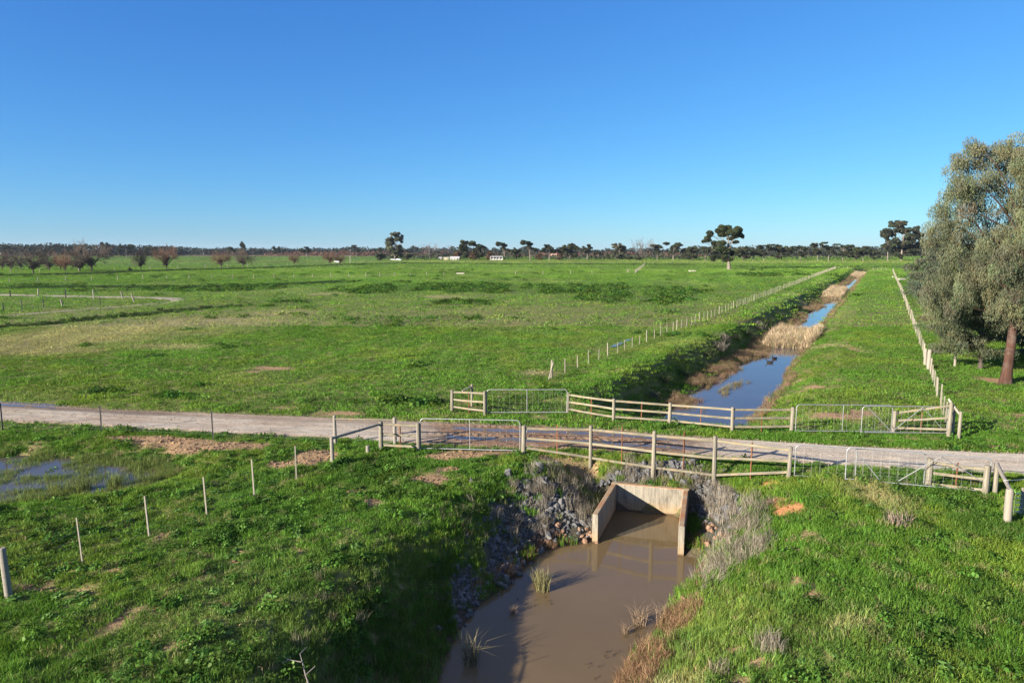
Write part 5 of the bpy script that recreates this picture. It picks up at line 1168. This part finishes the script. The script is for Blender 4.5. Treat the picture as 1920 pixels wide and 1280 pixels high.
MID = [('umbrella', 668, 481, 459, 22, 'dark gum standing alone left of the tall pale gum'), ('tall', 741, 488, 434, 30, 'tall narrow pale gum rising well above the far treeline'), ('bush', 715, 488, 464, 28, 'dark bushy tree at the left foot of the tall pale gum'), ('bush', 765, 487, 466, 26, 'olive bushy tree at the right foot of the tall pale gum'),
       ('dead', 806, 487, 454, 34, 'leafless grey tree left of the white farm sheds'), ('dead', 836, 487, 457, 28, 'leafless grey tree directly behind the white farm sheds'),
       ('round', 876, 487.5, 447, 40, 'big dark gum behind the white farm sheds'), ('round', 899, 487.5, 455, 30, 'rounded dark gum between the farm sheds and the open-fronted shed'), ('brown', 856, 487.5, 468, 30, 'rusty brown tree behind the white farm sheds'), ('brown', 888, 488, 471, 26, 'rusty brown tree right of the white farm sheds'), ('brown', 918, 488, 469, 26, 'rusty brown tree behind the open-fronted shed'),
       ('open', 946, 488, 452, 30, 'open-crowned gum right behind the open-fronted shed'), ('round', 968, 488, 463, 20, 'small dense dark gum right of the open-crowned one'), ('open', 994, 488, 449, 34, 'gum with ragged twin top second right of the open-fronted shed'), ('open', 1030, 488, 453, 32, 'gum with a rounded top in front of a pinkish roof'), ('brown', 1012, 488, 474, 22, 'low brown shrub tree between two ragged gums'), ('brown', 1048, 488, 475, 22, 'low brown shrub tree left of the wide olive gum'),
       ('round', 1069, 488, 455, 44, 'wide dome-shaped olive gum in the middle of the treeline'), ('open', 1101, 487, 453, 28, 'spindly gum right of the wide olive dome'), ('open', 1122, 486, 467, 20, 'low thin gum right of the spindly one'), ('bush', 1140, 487, 474, 16, 'low dark shrub left of the upright dark gum'), ('tall', 1160, 488, 455, 26, 'upright dark gum standing free left of the leafless tree'),
       ('dead', 1204, 488, 444, 44, 'tall leafless pale tree in the middle distance'), ('bush', 1181, 488, 474, 20, 'low dark bush left below the tall leafless tree'), ('bush', 1196, 488, 476, 16, 'low dark bush right below the tall leafless tree'), ('umbrella', 1232, 488, 456, 28, 'gum right of the tall leafless tree'), ('umbrella', 1262, 488, 452, 40, 'flat-topped umbrella gum right of the leafless tree'), ('round', 1285, 488, 464, 24, 'dense gum right of the umbrella gum'),
       ('round', 1298, 489, 460, 36, 'dark gum left behind the lone paddock tree'), ('open', 1322, 489, 461, 26, 'gum showing its pale stems left behind the lone paddock tree'), ('round', 1345, 489, 462, 28, 'gum hidden directly behind the lone paddock tree'), ('round', 1393, 489, 461, 38, 'broad gum just right of the lone paddock tree'), ('open', 1412, 489, 464, 24, 'slim gum with white trunk second right of the lone tree'), ('umbrella', 1432, 489, 457, 38, 'flat-topped gum third right of the lone tree'),
       ('round', 1465, 489, 457, 42, 'wide dense gum with two white trunks fourth right of the lone tree'), ('umbrella', 1500, 489, 461, 32, 'gum with pale forked trunk fifth right of the lone tree'), ('umbrella', 1533, 489, 453, 32, 'tallest flat-topped gum in the right treeline'), ('open', 1553, 489, 461, 26, 'gum next right of the tallest flat-topped one'), ('umbrella', 1580, 489, 456, 36, 'gum with layered crown second right of the tallest flat-topped one'), ('round', 1602, 489, 462, 28, 'dense gum third right of the tallest flat-topped one'),
       ('umbrella', 1618, 489, 461, 26, 'gum fourth right of the tallest flat-topped one'), ('round', 1638, 489, 467, 26, 'low gum next to the tall clump at right'), ('umbrella', 1690, 489, 413, 66, 'tall river gum with spreading crown behind the right-hand bushes'), ('open', 1664, 489, 424, 32, 'left flank gum of the tall clump behind the right-hand bushes'), ('open', 1728, 489, 419, 44, 'river gum right neighbour of the tall spreading one'), ('round', 1690, 489, 446, 60, 'dense lower gum under the tall spreading one'), ('round', 1760, 489, 440, 60, 'gum behind the bushes just left of the big weeping gum'),
       ('round', 455, 481, 451, 12, 'thin eucalypt top rising behind a bare willow'), ('open', 575, 483, 459, 26, 'dark gum with a broken top standing alone in the left fields'), ('umbrella', 197, 484, 452, 16, 'narrow gum rising above the left woodland beside the biggest willow'), ('open', 238, 484, 456, 30, 'broken-topped gum above the left woodland'), ('open', 91, 484, 458, 18, 'gum top poking out above the left woodland'), ('umbrella', 14, 484, 459, 20, 'flat-topped gum above the woodland at the left edge'), ('umbrella', 122, 484, 460, 24, 'gum above the woodland between two willows'), ('round', 285, 483, 461, 28, 'dense dark gum in the woodland left of the wide bare willow'), ('open', 437, 482, 462, 18, 'gum in the far belt left of the thin eucalypt top'), ('open', 519, 482, 460, 16, 'small spiky gum in the far belt right of the thin eucalypt')]
for kd, px, pb, pt, w, lab in MID:
    if kd == 'dead': p = random.choice(DEAD); put(p, px, pb, pt, w, lab, unit_hw=p['hw'])
    else: kput(kd, px, pb, pt, w, lab, unit_hw={'tall': 2.6, 'round': 4.9, 'umbrella': 4.8, 'open': 3.8, 'bush': 6.0, 'brown': 6.0}[kd])
for p in [q for l in PR.values() for q in l] + WIL + DEAD:     # a prototype nobody placed is not part of the place
    if p not in USED:
        for ch in list(p.children): bpy.data.objects.remove(ch)
        bpy.data.objects.remove(p)
# far woodland belt (reads as one dark mass)
def belt(name, label, segs, dens, col_, seed, leaf=3.0):
    r = np.random.default_rng(seed); PTS = []; 
    for (x0, x1, Y, t0, t1) in segs:
        k = depth(Y) / FPX; w = (x1 - x0) * k; n = int(w * dens)
        u = r.uniform(0, 1, n); px = x0 + (x1 - x0) * u; tops = t0 + (t1 - t0) * u + 12 * (fbm(px / 9.0, px * 0, seed) - .5) + 8 * (fbm(px / 2.2, px * 0, seed + 1) - .5)
        hh = np.maximum(CAM_H + (468 - tops) * k, 3); z = hh * r.uniform(0, 1, n) ** .7
        PTS.append(np.stack([(px - 960) * k + r.normal(0, 1, n), Y + r.uniform(0, 50, n), z], -1))
    p = np.concatenate(PTS); kcl = (fbm(p[:, 0] / 14, p[:, 2] / 10, seed + 3, 2) * 60).astype(int).clip(0, 59); c = leaf_cols(col_, kcl, r, 60, .35)
    me = leaves_mesh(name, p, leaf, leaf * .75, 0, c, leaf_m, seed, .1); o = add_obj(name, me); tag(o, label, 'woodland', None, 'stuff')
belt('far_woodland', 'distant dark eucalypt woodland along the horizon', [(-500, 200, 900, 462, 460), (200, 330, 950, 462, 465), (330, 640, 1150, 467, 467), (640, 960, 1150, 465, 466), (960, 1300, 1250, 468, 468), (1300, 1700, 950, 465, 465), (1700, 2500, 900, 462, 462)], 22, (.036, .046, .038), 600, 3.4)
belt('scrub_belt', 'low dark scrub filling the gaps under the middle treeline', [(1285, 1480, 625, 466, 463), (1480, 1690, 625, 463, 465), (700, 850, 640, 477, 477), (850, 1010, 640, 471, 473), (1010, 1290, 640, 478, 478)], 15, (.050, .058, .040), 640, 1.8)
belt('vineyard', 'reddish brown vineyard rows below the distant woodland', [(490, 660, 980, 474.5, 474), (660, 1000, 900, 474, 475), (1000, 1330, 800, 476, 477)], 9, (.13, .075, .06), 610, 2.4)
# ------------------------------------------------------------------ farm buildings and parked cars
wall_w = simple_noise_mat('white_weatherboard', (.42, .41, .37), (.54, .53, .49), 1.5, .8); roof_w = simple_noise_mat('white_tin_roof', (.46, .46, .46), (.58, .58, .57), 2, .5); cream_m = simple_noise_mat('cream_shed_steel', (.55, .50, .34), (.68, .63, .46), 1.5, .7)
pink_m = simple_noise_mat('pinkish_roof_tiles', (.40, .24, .19), (.52, .33, .27), 2, .8); darkw = simple_noise_mat('dark_opening', (.02, .02, .02), (.05, .045, .04), 2, .6)
def building(name, label, px, pyb, wpx, hpx, dep, wm, rm_, rise=.35, cat='shed', openings=3, over=.4, legs=False):
    x, y = P(px, pyb); k = depth(y) / FPX; w = wpx * k; h = hpx * k; hw_ = h * (1 - rise); root = empty(name, (x, y, g1(x, y)), label, cat)
    mb = MB()
    if legs:
        n = 4
        for i in range(n + 1): p = MB(); p.box((-w / 2 + w * i / n, -dep / 2, hw_ / 2), (.5, .5, hw_)); p.build('column', wm, root)
        mb.box((0, dep / 2, hw_ / 2), (w, .2, hw_)); mb.box((-w / 2, 0, hw_ / 2), (.2, dep, hw_)); mb.box((0, -dep / 2 + .4, .8), (w - .6, .2, 1.6)); mb.build('wall', wm, root)
        b = MB(); b.box((0, dep / 2 - .6, hw_ * .5), (w * .96, .5, hw_ * .9)); b.build('bay_shade', darkw, root)  # near-black slab before the rear wall, standing in for shade inside the bays
    else:
        mb.box((0, 0, hw_ / 2), (w, dep, hw_)); mb.build('wall', wm, root)
        for i in range(openings): d = MB(); d.box((-w * .36 + w * .72 * i / max(1, openings - 1), -dep / 2 - .03, hw_ * .48), (w * .12, .1, hw_ * (.85 if i == openings - 1 else .4))); d.build('door' if i == openings - 1 else 'window', darkw, root)
    rf2 = MB(); a, b = w / 2 + over, dep / 2 + over
    vs = [(-a, -b, hw_), (a, -b, hw_), (a, b, hw_), (-a, b, hw_), (-a * .92, 0, h), (a * .92, 0, h)]; rf2.add(vs, [(0, 1, 5, 4), (2, 3, 4, 5), (1, 2, 5), (3, 0, 4), (3, 2, 1, 0)]); rf2.build('roof', rm_, root); return root
building('farm_shed', 'small cream square shed left of the white sheds under rusty trees', 837, 487.6, 9, 5.5, 5, cream_m, cream_m, .15)
building('farm_shed', 'tiny pale shed left of the cream square shed', 826, 487.4, 5, 5.5, 5, wall_w, roof_w, .3, openings=2)
building('farmhouse', 'white farm building with a stepped roof under the big dark gum', 853, 487.8, 17, 7, 9, wall_w, roof_w, .45, 'building')
building('farm_shed', 'open-fronted white shed with a flat pale roof and four bays', 931, 488, 22, 8, 10, wall_w, roof_w, .18, legs=True)
building('farmhouse', 'distant white house with a hipped white roof among the left trees', 380, 475.5, 14, 6.5, 12, wall_w, roof_w, .5, 'house')
building('farmhouse', 'distant low white building right of the white hipped house', 424, 475.8, 14, 3.5, 12, wall_w, roof_w, .5, 'house')
building('farmhouse', 'tiny white house among the woodland near the left edge', 6, 477, 6, 4, 10, wall_w, roof_w, .4, 'house')
building('farmhouse', 'house with a pinkish roof half hidden behind the treeline gums', 1040, 483, 14, 7, 10, wall_w, pink_m, .6, 'house')
car_m, nt, out = new_mat('white_car_paint'); principled(nt, out, (.74, .74, .72), .25, None, .5); glass_m, nt, out = new_mat('dark_car_glass'); principled(nt, out, (.02, .025, .03), .08, None, .5); tyre_m, nt, out = new_mat('tyre_rubber'); principled(nt, out, (.02, .02, .02), .9)
def car(label, px, pyb, rz, ute=False):
    x, y = P(px, pyb); root = empty('parked_car', (x, y, g1(x, y) + .02), label, 'car'); root.rotation_euler.z = rz
    prof = [(-2.3, .35), (2.3, .35), (2.35, .75), (1.9, .98), (1.0, 1.05), (.45, 1.55), (-1.2 if not ute else -.5, 1.58), (-2.0 if not ute else -.8, 1.08), (-2.3, 1.0)]
    mb = MB(); n = len(prof); vs = [(a, -.85, b) for a, b in prof] + [(a, .85, b) for a, b in prof]; mb.add(vs, [(i, (i + 1) % n, (i + 1) % n + n, i + n) for i in range(n)] + [tuple(range(n))[::-1], tuple(range(n, 2 * n))]); mb.build('body', car_m, root)
    g = MB(); g.box((-.3, 0, 1.3), (1.5, 1.74, .32)); g.build('window', glass_m, root)
    for sx_ in (-1.45, 1.45):
        for sy_ in (-.8, .8): w = MB(); w.tube([(sx_, sy_ - .1, .33), (sx_, sy_ + .1, .33)], .33, 14); w.build('wheel', tyre_m, root)
car('white car parked left under the tall pale gum', 737, 488.4, .2); car('white car parked right under the tall pale gum', 748, 488.6, -.3); car('white car seen behind the last pair of willows', 632, 493, .1)

# ------------------------------------------------------------------ shrubs and rush clumps that stand alone
def scrub(name, label, cat, x, y, z, proto, col_, s, group=None):
    me = bpy.data.objects[proto.name].data.copy() if False else proto.data.copy(); n = len(me.vertices)
    va = np.zeros(n * 4, np.float32); me.color_attributes['var'].data.foreach_get('color', va); va = va.reshape(-1, 4); va[:, :3] *= np.array(col_)
    a = me.color_attributes.new('tint', 'FLOAT_COLOR', 'POINT'); a.data.foreach_set('color', va.ravel()); me.materials.clear(); me.materials.append(plain_m)
    o = add_obj(name, me, None, (x, y, z)); o.scale = s; o.rotation_euler.z = random.uniform(0, 6); return tag(o, label, cat, group)
plain_m = blade_mat('shrub_blades', .2, True, inst=False)
tw = [o for o in CTWIG.objects]; dr_o = [o for o in CDRY.objects]
rush = [blades_mesh('rush', 150, .20, .85, .014, .6, gmat, 700 + i, ((1, 1, 1), (.7, .7, .7), (1.3, 1.25, 1.1)), None, .1) for i in range(3)]
rush2 = [blades_mesh('rush', 80, .16, .8, .014, 1.3, gmat, 710 + i, ((1, 1, 1), (.7, .7, .7), (1.3, 1.25, 1.1)), None, .35) for i in range(3)]
for px, py, s, pr, lab, c in ((1018, 1108, 1.15, rush[0], 'tall yellow-green rush clump standing in the muddy water near the left stones', (.20, .19, .095)), (1008, 1092, .8, rush[1], 'smaller rush clump close behind the tall yellow-green one', (.19, .18, .10)), (885, 1245, 1.35, rush2[0], 'spiky rush tuft in the water near the bottom left shore', (.19, .17, .10)), (962, 1152, .55, rush2[1], 'small pale stubble of stems poking out of the muddy water', (.26, .19, .14)),
                              (1200, 1172, 1.15, rush2[2], 'spiky dead tuft in the water off the right shore', (.28, .21, .15)), (1243, 1175, 1.1, rush2[0], 'spiky dead tuft beside the right shore stones', (.27, .20, .14)), (1172, 1190, .6, rush2[1], 'low sparse tuft left of the spiky dead tufts', (.24, .18, .13)),
                              (215, 915, 1.1, rush[2], 'green rush clump at the right end of the marshy pond', (.16, .20, .07)), (160, 920, 1.0, rush[0], 'rush clump in the marshy pond left of the end one', (.12, .15, .06))):
    zz = WATER - .05 if px > 500 else -.45; x, y = P(px, py, zz); scrub('rush_clump', lab, 'rushes', x, y, zz, pr, c, (s, s, s))
for px, py, s, lab, c in ((1682, 992, .95, 'grey dead shrub standing alone in the near right grass', (.27, .21, .17)), (1440, 1205, .8, 'grey tufted shrub low on the right bank near the bottom', (.22, .20, .14)), (1350, 1232, .6, 'small grey shrub at the bottom right shore', (.24, .21, .15))):
    x, y = P(px, py); scrub('dead_shrub', lab, 'shrub', x, y, g1(x, y), tw[0], c, (s * .9, s * .9, s))
SH = [(8, -5.6, 1.0), (12, -6.0, 1.2), (16.5, -5.7, 1.1), (25, -5.5, 1.6), (29, -5.6, 1.9), (33, -5.8, 1.7), (38, -5.6, 1.5), (44, -5.4, 1.6), (51, -5.2, 1.9), (58, -5.2, 1.7), (70, -5.0, 1.8), (88, -4.6, 2.0), (110, -4.4, 2.0)]
ordn = ['nearest', 'second nearest', 'third nearest', 'fourth nearest', 'fifth nearest', 'sixth nearest', 'seventh nearest', 'sixth farthest', 'fifth farthest', 'fourth farthest', 'third farthest', 'second farthest', 'farthest']
for i, (s, t, sc) in enumerate(SH):
    x, y = XY(s, t); g = i in (0, 4, 5, 8)
    scrub('bank_shrub', f'{ordn[i]} {"grey" if g else "dark green"} shrub along the steep left bank of the channel', 'shrub', x, y, g1(x, y) - .05, tw[i % 4], (.15, .135, .115) if g else (.055, .070, .035), (sc * 1.3, sc * 1.3, sc * .9), 'shrubs along the steep left channel bank')
# broken white branch on the near left bank
mb = MB(); x, y = P(560, 1235, .1); z = g1(x, y) + .12; B0 = Vector((x, y, z))
br = lambda pts, r0_: mb.tube([B0 + Vector(p) for p in pts], [r0_ * (1 - .22 * i) for i in range(len(pts))], 6)
br([(.55, -.85, -.12), (.25, -.35, .05), (.08, 0, .12), (-.05, .25, .16)], .022); br([(.08, 0, .12), (-.2, .02, .16), (-.4, .15, .14)], .014); br([(-.05, .25, .16), (.05, .45, .2)], .010); br([(-.2, .02, .16), (-.3, -.15, .2)], .009); br([(.25, -.35, .05), (.45, -.3, .22)], .010)
tag(mb.build('dead_branch', white_twig), 'pale forked dead branch lying on the shaded left bank near the bottom', 'branch')

# ------------------------------------------------------------------ air: one even box of haze round the camera and the whole scene
hm, nt, out = new_mat('haze'); vp = N(nt, 'ShaderNodeVolumePrincipled'); vp.inputs['Color'].default_value = (.72, .84, 1.0, 1); vp.inputs['Density'].default_value = .00005; vp.inputs['Anisotropy'].default_value = .2
L(nt, vp.outputs[0], out.inputs['Volume']); S.cycles.volume_bounces = 0
mb = MB(); mb.box((0, 1000, 21), (21000, 8200, 48)); hz = mb.build('haze', hm); tag(hz, 'thin blue haze over the far paddocks', None, None, 'stuff')
